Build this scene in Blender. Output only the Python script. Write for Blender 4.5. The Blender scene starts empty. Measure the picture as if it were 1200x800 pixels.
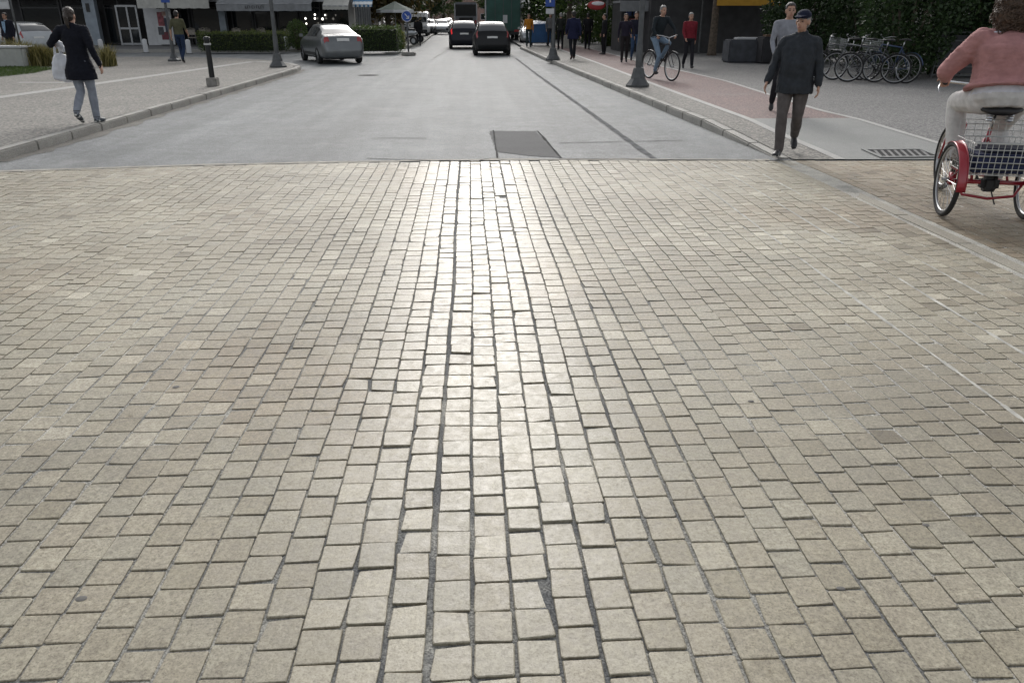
import bpy, bmesh, math, random
import numpy as np
from mathutils import Vector, Matrix, noise, kdtree
R = math.radians
random.seed(7); np.random.seed(7)
sc = bpy.context.scene
C = sc.collection

# ---------------------------------------------------------------- camera
CAM_H, F_PX = 1.6, 900.0
PITCH, YAW = R(22.9), R(2.93)
cd = bpy.data.cameras.new('camera'); cam = bpy.data.objects.new('camera', cd); C.objects.link(cam)
cd.sensor_width = 36; cd.lens = 36 * F_PX / 1200; cd.clip_start = 0.05; cd.clip_end = 2000
cam.location = (0, 0, CAM_H); cam.rotation_euler = (R(90) - PITCH, 0, -YAW)
sc.camera = cam
# ---------------------------------------------------------------- sky, sun, exposure
SUN_EL, SUN_AZ = R(32), R(1.5)
w = bpy.data.worlds.new('World'); sc.world = w; w.use_nodes = True
nt = w.node_tree; bgn = nt.nodes['Background']
sky = nt.nodes.new('ShaderNodeTexSky'); sky.sky_type = 'NISHITA'; sky.sun_disc = False
sky.sun_elevation = SUN_EL; sky.sun_rotation = SUN_AZ; sky.dust_density = 4.0; sky.air_density = 1.0; sky.ozone_density = 1.0
hs = nt.nodes.new('ShaderNodeHueSaturation'); hs.inputs['Saturation'].default_value = 0.22
nt.links.new(sky.outputs[0], hs.inputs['Color']); nt.links.new(hs.outputs[0], bgn.inputs['Color'])
bgn.inputs['Strength'].default_value = 0.15
sl = bpy.data.lights.new('sun', 'SUN'); so = bpy.data.objects.new('sun', sl); C.objects.link(so)
sl.energy = 0.5; sl.angle = R(11); sl.color = (1.0, 0.97, 0.93)
so.rotation_euler = (R(90) - SUN_EL, 0, math.pi - SUN_AZ); so.location = (0, 0, 30)
vs = sc.view_settings
vs.view_transform = 'Standard'; vs.look = 'None'; vs.gamma = 1.0; vs.exposure = 0.50
sc.display_settings.display_device = 'sRGB'

# ---------------------------------------------------------------- pixel -> ground
_fh = (math.sin(YAW), math.cos(YAW)); _rt = (math.cos(YAW), -math.sin(YAW))
def G(px, py, z=0.0):
    x = (px - 600) / F_PX; y = (400 - py) / F_PX
    a = math.cos(PITCH) + math.sin(PITCH) * y
    d = (_fh[0]*a + _rt[0]*x, _fh[1]*a + _rt[1]*x, -math.sin(PITCH) + math.cos(PITCH)*y)
    t = (z - CAM_H) / d[2]
    return Vector((d[0]*t, d[1]*t, z))
def AT(px, py, Y):
    """point on the pixel's ray at distance Y along the street"""
    x = (px - 600) / F_PX; y = (400 - py) / F_PX
    a = math.cos(PITCH) + math.sin(PITCH) * y
    d = (_fh[0]*a + _rt[0]*x, _fh[1]*a + _rt[1]*x, -math.sin(PITCH) + math.cos(PITCH)*y)
    t = Y / d[1]
    return Vector((d[0]*t, Y, CAM_H + d[2]*t))
def PIX(x, y, z):
    a = x*_fh[0] + y*_fh[1]; b = x*_rt[0] + y*_rt[1]; zz = z - CAM_H
    zc = a*math.cos(PITCH) - zz*math.sin(PITCH)
    if zc < .05: return (-9999, -9999)
    return 600 + F_PX*b/zc, 400 - F_PX*(a*math.sin(PITCH) + zz*math.cos(PITCH))/zc

# ---------------------------------------------------------------- materials
MATS = {}
def nodes_of(name):
    m = bpy.data.materials.new(name); m.use_nodes = True
    n = m.node_tree.nodes; l = m.node_tree.links
    return m, n, l, n['Principled BSDF']
def mat(name, col, rough=0.6, metal=0.0, var=0.15, scale=8.0, bump=0.0, bscale=None, spec=0.5, coat=0.0, dirt=0.0, coords='Object', alpha=None, trans=0.0, emit=None):
    if name in MATS: return MATS[name]
    m, n, l, b = nodes_of(name)
    b.inputs['Roughness'].default_value = rough; b.inputs['Metallic'].default_value = metal
    b.inputs['Specular IOR Level'].default_value = spec; b.inputs['Coat Weight'].default_value = coat
    b.inputs['Transmission Weight'].default_value = trans
    tc = n.new('ShaderNodeTexCoord')
    tx = n.new('ShaderNodeTexNoise'); tx.inputs['Scale'].default_value = scale; tx.inputs['Detail'].default_value = 5
    l.new(tc.outputs[coords], tx.inputs['Vector'])
    rp = n.new('ShaderNodeValToRGB')
    lo = [max(0, c*(1-var*1.3)) for c in col]; hi = [min(1, c*(1+var)) for c in col]
    rp.color_ramp.elements[0].position = .3; rp.color_ramp.elements[1].position = .7
    rp.color_ramp.elements[0].color = (*lo, 1); rp.color_ramp.elements[1].color = (*hi, 1)
    l.new(tx.outputs['Fac'], rp.inputs['Fac'])
    out = rp.outputs[0]
    if dirt > 0:
        t2 = n.new('ShaderNodeTexNoise'); t2.inputs['Scale'].default_value = scale*.23; t2.inputs['Detail'].default_value = 8; t2.inputs['Roughness'].default_value = .7
        l.new(tc.outputs[coords], t2.inputs['Vector'])
        r2 = n.new('ShaderNodeValToRGB'); r2.color_ramp.elements[0].position = .42; r2.color_ramp.elements[1].position = .68
        l.new(t2.outputs['Fac'], r2.inputs['Fac'])
        mx = n.new('ShaderNodeMix'); mx.data_type = 'RGBA'
        ml = n.new('ShaderNodeMath'); ml.operation = 'MULTIPLY'; ml.inputs[1].default_value = dirt
        l.new(r2.outputs[0], ml.inputs[0]); l.new(ml.outputs[0], mx.inputs['Factor'])
        l.new(out, mx.inputs['A']); mx.inputs['B'].default_value = (col[0]*.45, col[1]*.43, col[2]*.4, 1)
        out = mx.outputs['Result']
    l.new(out, b.inputs['Base Color'])
    if bump > 0:
        t3 = n.new('ShaderNodeTexNoise'); t3.inputs['Scale'].default_value = bscale or scale*4; t3.inputs['Detail'].default_value = 4
        l.new(tc.outputs[coords], t3.inputs['Vector'])
        bp = n.new('ShaderNodeBump'); bp.inputs['Strength'].default_value = bump; bp.inputs['Distance'].default_value = .02
        l.new(t3.outputs['Fac'], bp.inputs['Height']); l.new(bp.outputs[0], b.inputs['Normal'])
    if emit:
        b.inputs['Emission Color'].default_value = (*emit[:3], 1); b.inputs['Emission Strength'].default_value = emit[3]
    MATS[name] = m
    return m

def leaf_mat(name, cols, trans=0.25):
    if name in MATS: return MATS[name]
    m, n, l, b = nodes_of(name)
    at = n.new('ShaderNodeAttribute'); at.attribute_name = 'rnd'
    rp = n.new('ShaderNodeValToRGB'); e = rp.color_ramp.elements
    e[0].color = (*cols[0], 1); e[1].color = (*cols[-1], 1)
    for i, c in enumerate(cols[1:-1]):
        q = e.new((i+1)/(len(cols)-1)); q.color = (*c, 1)
    l.new(at.outputs['Fac'], rp.inputs['Fac']); l.new(rp.outputs[0], b.inputs['Base Color'])
    b.inputs['Roughness'].default_value = .45; b.inputs['Specular IOR Level'].default_value = .35
    tr = n.new('ShaderNodeBsdfTranslucent'); l.new(rp.outputs[0], tr.inputs['Color'])
    mx = n.new('ShaderNodeMixShader'); mx.inputs[0].default_value = trans
    o = n['Material Output']; l.new(b.outputs[0], mx.inputs[1]); l.new(tr.outputs[0], mx.inputs[2]); l.new(mx.outputs[0], o.inputs['Surface'])
    MATS[name] = m
    return m

def ground_mat(name, c1, c2, rough, speckle=120.0, bump=.3, patch=.35, spec=.5, rough_var=.12, c3=None, agg=False, streak=False, coarse=False):
    """asphalt, aggregate concrete and the like, in world coordinates"""
    m, n, l, b = nodes_of(name)
    g = n.new('ShaderNodeNewGeometry')
    big = n.new('ShaderNodeTexNoise'); big.inputs['Scale'].default_value = patch; big.inputs['Detail'].default_value = 7; big.inputs['Roughness'].default_value = .62
    if streak:
        mp = n.new('ShaderNodeMapping'); mp.inputs['Scale'].default_value = (1.0, .22, 1); l.new(g.outputs['Position'], mp.inputs['Vector'])
        l.new(mp.outputs[0], big.inputs['Vector'])
    else: l.new(g.outputs['Position'], big.inputs['Vector'])
    rp = n.new('ShaderNodeValToRGB'); rp.color_ramp.elements[0].position = .3; rp.color_ramp.elements[1].position = .7
    rp.color_ramp.elements[0].color = (*c1, 1); rp.color_ramp.elements[1].color = (*c2, 1)
    l.new(big.outputs['Fac'], rp.inputs['Fac'])
    if agg:
        sp = n.new('ShaderNodeTexVoronoi'); sp.inputs['Scale'].default_value = speckle
        l.new(g.outputs['Position'], sp.inputs['Vector'])
        sep = n.new('ShaderNodeSeparateColor'); l.new(sp.outputs['Color'], sep.inputs[0]); spo = sep.outputs[0]
        hgt = sp.outputs['Distance']
    else:
        sp = n.new('ShaderNodeTexNoise'); sp.inputs['Scale'].default_value = speckle; sp.inputs['Detail'].default_value = 3
        l.new(g.outputs['Position'], sp.inputs['Vector']); spo = sp.outputs['Fac']; hgt = spo
    r2 = n.new('ShaderNodeValToRGB'); r2.color_ramp.elements[0].position = .2 if agg else .38; r2.color_ramp.elements[1].position = .8 if agg else .64
    r2.color_ramp.elements[0].color = (.55, .55, .56, 1) if agg else (.78, .78, .78, 1); r2.color_ramp.elements[1].color = (1.45, 1.42, 1.38, 1) if agg else (1.2, 1.2, 1.2, 1)
    l.new(spo, r2.inputs['Fac'])
    mx = n.new('ShaderNodeMix'); mx.data_type = 'RGBA'; mx.blend_type = 'MULTIPLY'; mx.inputs['Factor'].default_value = 1
    l.new(rp.outputs[0], mx.inputs['A']); l.new(r2.outputs[0], mx.inputs['B'])
    out = mx.outputs['Result']
    if coarse:
        for sc_, lo, hi in ((-1.5, .86, 1.12), (1.3, .86, 1.12), (5, .88, 1.1), (14, .82, 1.16), (33, .78, 1.22)):
            t = n.new('ShaderNodeTexNoise'); t.inputs['Scale'].default_value = sc_; t.inputs['Detail'].default_value = 6; t.inputs['Roughness'].default_value = .75; l.new(g.outputs['Position'], t.inputs['Vector'])
            if sc_ < 0:   # tyre tracks drawn out along the road
                t.inputs['Scale'].default_value = -sc_; t.inputs['Detail'].default_value = 2; mp = n.new('ShaderNodeMapping'); mp.inputs['Scale'].default_value = (1, .03, 1); l.new(g.outputs['Position'], mp.inputs['Vector']); l.new(mp.outputs[0], t.inputs['Vector'])
            r4 = n.new('ShaderNodeValToRGB'); r4.color_ramp.elements[0].position = .36; r4.color_ramp.elements[1].position = .64; r4.color_ramp.elements[0].color = (lo, lo, lo, 1); r4.color_ramp.elements[1].color = (hi, hi, hi, 1); l.new(t.outputs['Fac'], r4.inputs['Fac'])
            m4 = n.new('ShaderNodeMix'); m4.data_type = 'RGBA'; m4.blend_type = 'MULTIPLY'; m4.inputs['Factor'].default_value = 1; l.new(out, m4.inputs['A']); l.new(r4.outputs[0], m4.inputs['B']); out = m4.outputs['Result']
    if c3:
        t = n.new('ShaderNodeTexNoise'); t.inputs['Scale'].default_value = .9; t.inputs['Detail'].default_value = 9; t.inputs['Roughness'].default_value = .7
        l.new(g.outputs['Position'], t.inputs['Vector'])
        r3 = n.new('ShaderNodeValToRGB'); r3.color_ramp.elements[0].position = .55; r3.color_ramp.elements[1].position = .72
        l.new(t.outputs['Fac'], r3.inputs['Fac'])
        mx2 = n.new('ShaderNodeMix'); mx2.data_type = 'RGBA'
        ml = n.new('ShaderNodeMath'); ml.operation = 'MULTIPLY'; ml.inputs[1].default_value = .6; l.new(r3.outputs[0], ml.inputs[0])
        l.new(ml.outputs[0], mx2.inputs['Factor']); l.new(out, mx2.inputs['A']); mx2.inputs['B'].default_value = (*c3, 1); out = mx2.outputs['Result']
    l.new(out, b.inputs['Base Color'])
    rr = n.new('ShaderNodeMapRange'); rr.inputs['To Min'].default_value = rough - rough_var; rr.inputs['To Max'].default_value = rough + rough_var
    l.new(big.outputs['Fac'], rr.inputs['Value']); l.new(rr.outputs[0], b.inputs['Roughness'])
    b.inputs['Specular IOR Level'].default_value = spec
    bp = n.new('ShaderNodeBump'); bp.inputs['Strength'].default_value = bump; bp.inputs['Distance'].default_value = .006
    l.new(hgt, bp.inputs['Height']); l.new(bp.outputs[0], b.inputs['Normal'])
    MATS[name] = m
    return m

def sett_mat():
    m, n, l, b = nodes_of('sett_stone')
    g = n.new('ShaderNodeNewGeometry')
    at = n.new('ShaderNodeAttribute'); at.attribute_name = 'rnd'
    ar = n.new('ShaderNodeAttribute'); ar.attribute_name = 'red'
    rp = n.new('ShaderNodeValToRGB'); e = rp.color_ramp.elements
    cs = [(.20, .178, .13), (.285, .263, .20), (.33, .304, .24), (.312, .297, .241), (.372, .348, .277), (.45, .428, .356)]
    e[0].color = (*cs[0], 1); e[1].color = (*cs[-1], 1); e[0].position = 0; e[1].position = 1
    for i, c in enumerate(cs[1:-1]):
        q = e.new([.12, .4, .62, .85][i]); q.color = (*c, 1)
    l.new(at.outputs['Fac'], rp.inputs['Fac'])
    mr = n.new('ShaderNodeMix'); mr.data_type = 'RGBA'; mr.blend_type = 'MULTIPLY'
    mr.inputs['B'].default_value = (.84, .73, .64, 1); l.new(ar.outputs['Fac'], mr.inputs['Factor']); l.new(rp.outputs[0], mr.inputs['A'])
    def mul(a, src, p0, p1, lo, hi, fac=1.0):
        r = n.new('ShaderNodeValToRGB'); r.color_ramp.elements[0].position = p0; r.color_ramp.elements[1].position = p1
        r.color_ramp.elements[0].color = (*lo, 1); r.color_ramp.elements[1].color = (*hi, 1); l.new(src, r.inputs['Fac'])
        x = n.new('ShaderNodeMix'); x.data_type = 'RGBA'; x.blend_type = 'MULTIPLY'; x.inputs['Factor'].default_value = fac
        l.new(a, x.inputs['A']); l.new(r.outputs[0], x.inputs['B']); return x.outputs['Result']
    def nz(scale, detail, rough=.6):
        t = n.new('ShaderNodeTexNoise'); t.inputs['Scale'].default_value = scale; t.inputs['Detail'].default_value = detail; t.inputs['Roughness'].default_value = rough
        l.new(g.outputs['Position'], t.inputs['Vector']); return t.outputs['Fac']
    grime = nz(.55, 8, .6)
    out = mul(mr.outputs['Result'], grime, .34, .64, (.68, .66, .63), (1.1, 1.1, 1.09))
    mottle = nz(24, 6, .7)
    out = mul(out, mottle, .3, .72, (.72, .70, .67), (1.16, 1.16, 1.15))
    pits = nz(150, 4, .7)
    out = mul(out, pits, .32, .52, (.55, .52, .49), (1.06, 1.06, 1.06))
    spots = nz(11, 5, .8)
    out = mul(out, spots, .30, .40, (.50, .45, .38), (1, 1, 1), .85)
    fleck = nz(62, 5, .75)
    out = mul(out, fleck, .36, .60, (.74, .72, .68), (1.12, 1.12, 1.11))
    l.new(out, b.inputs['Base Color'])
    rr = n.new('ShaderNodeMapRange'); rr.inputs['From Min'].default_value = .3; rr.inputs['From Max'].default_value = .7
    rr.inputs['To Min'].default_value = .40; rr.inputs['To Max'].default_value = .62
    l.new(mottle, rr.inputs['Value'])
    sx = n.new('ShaderNodeSeparateXYZ'); l.new(g.outputs['Position'], sx.inputs[0]); ab = n.new('ShaderNodeMath'); ab.operation = 'ABSOLUTE'; l.new(sx.outputs[0], ab.inputs[0])
    po = n.new('ShaderNodeMapRange'); po.interpolation_type = 'SMOOTHSTEP'; po.inputs['From Min'].default_value = .15; po.inputs['From Max'].default_value = .95; po.inputs['To Min'].default_value = -.04; po.inputs['To Max'].default_value = .12; l.new(ab.outputs[0], po.inputs['Value'])
    ra = n.new('ShaderNodeMath'); ra.operation = 'ADD'; l.new(rr.outputs[0], ra.inputs[0]); l.new(po.outputs[0], ra.inputs[1]); l.new(ra.outputs[0], b.inputs['Roughness'])   # wheel-polished crown of the road
    b.inputs['Specular IOR Level'].default_value = .5
    ad = n.new('ShaderNodeMath'); ad.operation = 'MULTIPLY_ADD'; ad.inputs[1].default_value = .35; l.new(pits, ad.inputs[0]); l.new(mottle, ad.inputs[2])
    bp = n.new('ShaderNodeBump'); bp.inputs['Strength'].default_value = .28; bp.inputs['Distance'].default_value = .006
    l.new(ad.outputs[0], bp.inputs['Height']); l.new(bp.outputs[0], b.inputs['Normal'])
    return m
def joint_mat():
    m, n, l, b = nodes_of('joint_sand')
    g = n.new('ShaderNodeNewGeometry'); sx = n.new('ShaderNodeSeparateXYZ'); l.new(g.outputs['Position'], sx.inputs[0])
    t = n.new('ShaderNodeTexNoise'); t.inputs['Scale'].default_value = 2.2; t.inputs['Detail'].default_value = 7; t.inputs['Roughness'].default_value = .7
    l.new(g.outputs['Position'], t.inputs['Vector'])
    mr = n.new('ShaderNodeMapRange'); mr.inputs['From Min'].default_value = .3; mr.inputs['From Max'].default_value = 2.2; mr.inputs['To Min'].default_value = -.12; mr.inputs['To Max'].default_value = .12
    ab = n.new('ShaderNodeMath'); ab.operation = 'ABSOLUTE'; l.new(sx.outputs[0], ab.inputs[0]); l.new(ab.outputs[0], mr.inputs['Value'])
    ad = n.new('ShaderNodeMath'); ad.operation = 'ADD'; l.new(t.outputs['Fac'], ad.inputs[0]); l.new(mr.outputs[0], ad.inputs[1])
    rp = n.new('ShaderNodeValToRGB'); e = rp.color_ramp.elements
    e[0].position = .32; e[0].color = (.10, .103, .105, 1); e[1].position = .74; e[1].color = (.50, .48, .43, 1)
    q = e.new(.47); q.color = (.22, .217, .20, 1)
    l.new(ad.outputs[0], rp.inputs['Fac']); l.new(rp.outputs[0], b.inputs['Base Color']); b.inputs['Roughness'].default_value = .95
    f = n.new('ShaderNodeTexNoise'); f.inputs['Scale'].default_value = 150; f.inputs['Detail'].default_value = 4; l.new(g.outputs['Position'], f.inputs['Vector'])
    f2 = n.new('ShaderNodeMix'); f2.data_type = 'RGBA'; f2.blend_type = 'MULTIPLY'; f2.inputs['Factor'].default_value = 1; r9 = n.new('ShaderNodeValToRGB'); r9.color_ramp.elements[0].position = .35; r9.color_ramp.elements[1].position = .65; r9.color_ramp.elements[0].color = (.45,.45,.45,1); r9.color_ramp.elements[1].color = (1.5,1.5,1.48,1); l.new(f.outputs['Fac'], r9.inputs['Fac']); l.new(rp.outputs[0], f2.inputs['A']); l.new(r9.outputs[0], f2.inputs['B']); l.new(f2.outputs['Result'], b.inputs['Base Color'])
    bp = n.new('ShaderNodeBump'); bp.inputs['Strength'].default_value = .6; bp.inputs['Distance'].default_value = .006
    l.new(f.outputs['Fac'], bp.inputs['Height']); l.new(bp.outputs[0], b.inputs['Normal'])
    return m
def paint_mat(name, col, rough=.28, metal=.35, flake=0.0):
    if name in MATS: return MATS[name]
    m = mat(name, col, rough, metal, .06, 3.0, 0, spec=.5, coat=.7, dirt=.12)
    m.node_tree.nodes['Principled BSDF'].inputs['Coat Roughness'].default_value = .06
    return m
def glass_mat(name='dark_glass', col=(.012, .015, .017), rough=.06, ior=1.5):
    m = mat(name, col, rough, 0, .1, 2.0, spec=.6); m.node_tree.nodes['Principled BSDF'].inputs['IOR'].default_value = ior; return m

def stripe_mat(name, c1, c2, width, axis=0, rough=.8):
    if name in MATS: return MATS[name]
    m, n, l, b = nodes_of(name)
    tc = n.new('ShaderNodeTexCoord'); s = n.new('ShaderNodeSeparateXYZ'); l.new(tc.outputs['Object'], s.inputs[0])
    d = n.new('ShaderNodeMath'); d.operation = 'DIVIDE'; d.inputs[1].default_value = width; l.new(s.outputs[axis], d.inputs[0])
    fr = n.new('ShaderNodeMath'); fr.operation = 'FRACT'; l.new(d.outputs[0], fr.inputs[0])
    gt = n.new('ShaderNodeMath'); gt.operation = 'GREATER_THAN'; gt.inputs[1].default_value = .5; l.new(fr.outputs[0], gt.inputs[0])
    mx = n.new('ShaderNodeMix'); mx.data_type = 'RGBA'; mx.inputs['A'].default_value = (*c1, 1); mx.inputs['B'].default_value = (*c2, 1)
    l.new(gt.outputs[0], mx.inputs['Factor']); l.new(mx.outputs['Result'], b.inputs['Base Color']); b.inputs['Roughness'].default_value = rough
    MATS[name] = m
    return m

# ---------------------------------------------------------------- mesh helpers
class MB:
    def __init__(s): s.v = []; s.f = []; s.mi = []
    def add(s, verts, faces, mi=0):
        o = len(s.v); s.v += [tuple(v) for v in verts]; s.f += [tuple(i+o for i in f) for f in faces]; s.mi += [mi]*len(faces); return s
    def box(s, c, d, rz=0, mi=0, taper=1.0, M=None):
        x, y, z = d[0]/2, d[1]/2, d[2]/2
        vs = [(-x,-y,-z),(x,-y,-z),(x,y,-z),(-x,y,-z),(-x*taper,-y*taper,z),(x*taper,-y*taper,z),(x*taper,y*taper,z),(-x*taper,y*taper,z)]
        m = M or (Matrix.Translation(c) @ Matrix.Rotation(rz, 4, 'Z'))
        return s.add([m @ Vector(v) for v in vs], [(3,2,1,0),(4,5,6,7),(0,1,5,4),(1,2,6,5),(2,3,7,6),(3,0,4,7)], mi)
    def bbox(s, c, d, b=.01, rz=0, mi=0):
        """box with chamfered edges"""
        bm = bmesh.new(); bmesh.ops.create_cube(bm, size=1)
        bmesh.ops.scale(bm, vec=d, verts=bm.verts)
        bmesh.ops.bevel(bm, geom=bm.edges[:], offset=b, segments=2, affect='EDGES')
        bmesh.ops.rotate(bm, cent=(0,0,0), matrix=Matrix.Rotation(rz, 3, 'Z'), verts=bm.verts)
        bmesh.ops.translate(bm, vec=c, verts=bm.verts)
        bm.verts.index_update()
        s.add([v.co for v in bm.verts], [[v.index for v in f.verts] for f in bm.faces], mi); bm.free(); return s
    def tube(s, pts, rad, n=8, mi=0, cap=True, up=None, flat=None, closed=False):
        """tube along pts; rad a number, list of numbers or list of (ra, rb)"""
        pts = [Vector(p) for p in pts]; N = len(pts)
        if not isinstance(rad, (list, tuple)) : rad = [rad]*N
        o = len(s.v); a = None
        for i, p in enumerate(pts):
            if closed: t = (pts[(i+1) % N] - pts[i-1]).normalized()
            else: t = (pts[min(i+1, N-1)] - pts[max(i-1, 0)])
            t = t.normalized() if t.length > 1e-9 else Vector((0,0,1))
            if a is None:
                a = Vector(up) if up is not None else (Vector((1,0,0)) if abs(t.x) < .8 else Vector((0,1,0)))
            a = a - t*a.dot(t)
            if a.length < 1e-6: a = t.orthogonal()
            a.normalize(); bb = t.cross(a)
            r = rad[i]; ra, rb = (r if isinstance(r, (tuple, list)) else (r, r))
            for k in range(n):
                q = 2*math.pi*k/n
                s.v.append(tuple(p + a*(ra*math.cos(q)) + bb*(rb*math.sin(q))))
        L = N if closed else N-1
        for i in range(L):
            i2 = (i+1) % N
            for k in range(n):
                k2 = (k+1) % n
                s.f.append((o+i*n+k, o+i*n+k2, o+i2*n+k2, o+i2*n+k)); s.mi.append(mi)
        if cap and not closed:
            s.f.append(tuple(o+k for k in reversed(range(n)))); s.mi.append(mi)
            s.f.append(tuple(o+(N-1)*n+k for k in range(n))); s.mi.append(mi)
        return s
    def lathe(s, prof, n=16, c=(0,0,0), axis='Z', mi=0, M=None):
        o = len(s.v); m = len(prof)
        for k in range(n):
            q = 2*math.pi*k/n
            for (r, z) in prof:
                v = Vector((r*math.cos(q), r*math.sin(q), z))
                if axis == 'X': v = Vector((v.z, v.x, v.y))
                if axis == 'Y': v = Vector((v.x, v.z, v.y))
                v = (M @ v) if M else v + Vector(c)
                s.v.append(tuple(v))
        for k in range(n):
            k2 = (k+1) % n
            for i in range(m-1):
                s.f.append((o+k*m+i, o+k2*m+i, o+k2*m+i+1, o+k*m+i+1)); s.mi.append(mi)
        return s
    def ell(s, c, r, n=12, mi=0, M=None):
        prof = [(math.sin(math.pi*i/n)+1e-4, -math.cos(math.pi*i/n)) for i in range(n+1)]
        m = Matrix.Translation(c) @ (M or Matrix.Identity(4)) @ Matrix.Diagonal((r[0], r[1], r[2], 1))
        return s.lathe(prof, n+4, M=m, mi=mi)
    def prism(s, poly, z0, z1, mi=0):
        n = len(poly); o = len(s.v)
        s.v += [(p[0], p[1], z0) for p in poly] + [(p[0], p[1], z1) for p in poly]
        s.f.append(tuple(o+i for i in reversed(range(n)))); s.f.append(tuple(o+n+i for i in range(n))); s.mi += [mi]*2
        for i in range(n):
            j = (i+1) % n; s.f.append((o+i, o+j, o+n+j, o+n+i)); s.mi.append(mi)
        return s
    def build(s, name, mats, parent=None, smooth=False, fixn=True):
        me = bpy.data.meshes.new(name); me.from_pydata(s.v, [], s.f)
        for m in (mats if isinstance(mats, (list, tuple)) else [mats]): me.materials.append(m)
        if any(s.mi): me.polygons.foreach_set('material_index', s.mi)
        if fixn:
            bm = bmesh.new(); bm.from_mesh(me); bmesh.ops.remove_doubles(bm, verts=bm.verts, dist=1e-5)
            bmesh.ops.recalc_face_normals(bm, faces=bm.faces); bm.to_mesh(me); bm.free()
        if smooth:
            me.polygons.foreach_set('use_smooth', [True]*len(me.polygons))
            if smooth != True: me.set_sharp_from_angle(angle=R(smooth))
        me.update()
        o = bpy.data.objects.new(name, me); C.objects.link(o)
        if parent: o.parent = parent
        return o
def tag(o, label=None, cat=None, group=None, kind=None):
    if label: o['label'] = label
    if cat: o['category'] = cat
    if group: o['group'] = group
    if kind: o['kind'] = kind
    return o
def thing(name, label, cat, loc=(0,0,0), rz=0, group=None):
    o = bpy.data.objects.new(name, None); C.objects.link(o); o.empty_display_size = .1
    o.location = loc; o.rotation_euler = (0, 0, rz)
    return tag(o, label, cat, group)
def copy_tree(o, parent=None):
    c = o.copy(); C.objects.link(c)
    if parent: c.parent = parent
    for ch in list(o.children): copy_tree(ch, c)
    return c
def place(root, loc, rz=0, label=None, scale=None):
    root.location = loc; root.rotation_euler = (0, 0, rz)
    if scale: root.scale = (scale,)*3
    if label: root['label'] = label
    return root
def sheet(name, poly, z, m, parent=None, kind=None):
    me = bpy.data.meshes.new(name); me.from_pydata([(p[0], p[1], z if len(p) < 3 else p[2]) for p in poly], [], [tuple(range(len(poly)))])
    bm = bmesh.new(); bm.from_mesh(me); bmesh.ops.triangulate(bm, faces=bm.faces[:])
    for f in bm.faces:
        if f.normal.z < 0: f.normal_flip()
    bm.to_mesh(me); bm.free()
    me.materials.append(m); o = bpy.data.objects.new(name, me); C.objects.link(o)
    if parent: o.parent = parent
    if kind: o['kind'] = kind
    return o
def txt(body, size, m, loc, rot, name, parent=None, extr=.004, align='CENTER'):
    cu = bpy.data.curves.new(name, 'FONT'); cu.body = body; cu.size = size; cu.extrude = extr; cu.align_x = align; cu.align_y = 'CENTER'; cu.resolution_u = 3
    o = bpy.data.objects.new(name, cu); C.objects.link(o)
    me = bpy.data.meshes.new_from_object(o); bpy.data.objects.remove(o)
    me.name = name; me.materials.clear(); me.materials.append(m)
    o = bpy.data.objects.new(name, me); C.objects.link(o); o.location = loc; o.rotation_euler = rot
    if parent: o.parent = parent
    return o
TMP = None
def eval_mods(o):
    global TMP
    if TMP is None: TMP = bpy.data.scenes.new('tmp')
    others = [m.object for m in o.modifiers if m.type == 'BOOLEAN']
    for q in [o] + others: TMP.collection.objects.link(q)
    TMP.view_layers[0].update(); dg = TMP.view_layers[0].depsgraph
    me = bpy.data.meshes.new_from_object(o.evaluated_get(dg)); old = o.data
    for q in [o] + others: TMP.collection.objects.unlink(q)
    o.modifiers.clear(); o.data = me; bpy.data.meshes.remove(old)
    return o

# ================================================================ THE SETTING
PAVE = 0.12
asph = ground_mat('asphalt', (.118, .125, .127), (.225, .234, .235), .72, 60, 1.0, .55, spec=.28, rough_var=.08, c3=(.265, .268, .265), streak=True, coarse=True)
asph_dark = ground_mat('asphalt_patch', (.075, .076, .077), (.115, .116, .117), .85, 110, .6, 1.2, spec=.2, rough_var=.05)
agg = ground_mat('washed_aggregate', (.135, .13, .117), (.215, .207, .188), .8, 38, .6, .45, agg=True)
conc = ground_mat('kerb_concrete', (.25, .24, .22), (.36, .35, .32), .75, 80, .3, 1.3, c3=(.12, .115, .105))
pale = ground_mat('pale_strip', (.28, .275, .26), (.38, .375, .355), .7, 90, .2, 1.1)
redlane = ground_mat('red_lane', (.135, .092, .086), (.19, .132, .124), .8, 60, .4, .7, c3=(.2, .17, .16), agg=True)
concslab = ground_mat('smooth_concrete', (.15, .155, .148), (.23, .235, .225), .7, 90, .3, .8)
soil = ground_mat('soil', (.09, .08, .06), (.14, .12, .09), .95, 60, .5, 1.0)
greyplaza = ground_mat('plaza_aggregate', (.11, .11, .109), (.16, .16, .157), .8, 50, .5, .4, agg=True)

sheet('ground', [(-700,-300),(700,-300),(700,1200),(-700,1200)], -.05, soil, kind='structure')
# boundary between setts and asphalt
EDGE = [(-14, 8.3), (-5.3, 8.95), (-3.2, 9.25), (-.55, 9.43), (1.0, 9.42), (3.2, 9.27), (6.7, 9.1), (14, 8.8)]
def edge_y(x): return float(np.interp(x, [e[0] for e in EDGE], [e[1] for e in EDGE]))
road = sheet('road', [(e[0], e[1]) for e in EDGE] + [(40, 9), (40, 14), (14, 14), (14, 300), (-60, 300), (-60, 8)], 0.0, asph, kind='structure')
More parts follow.
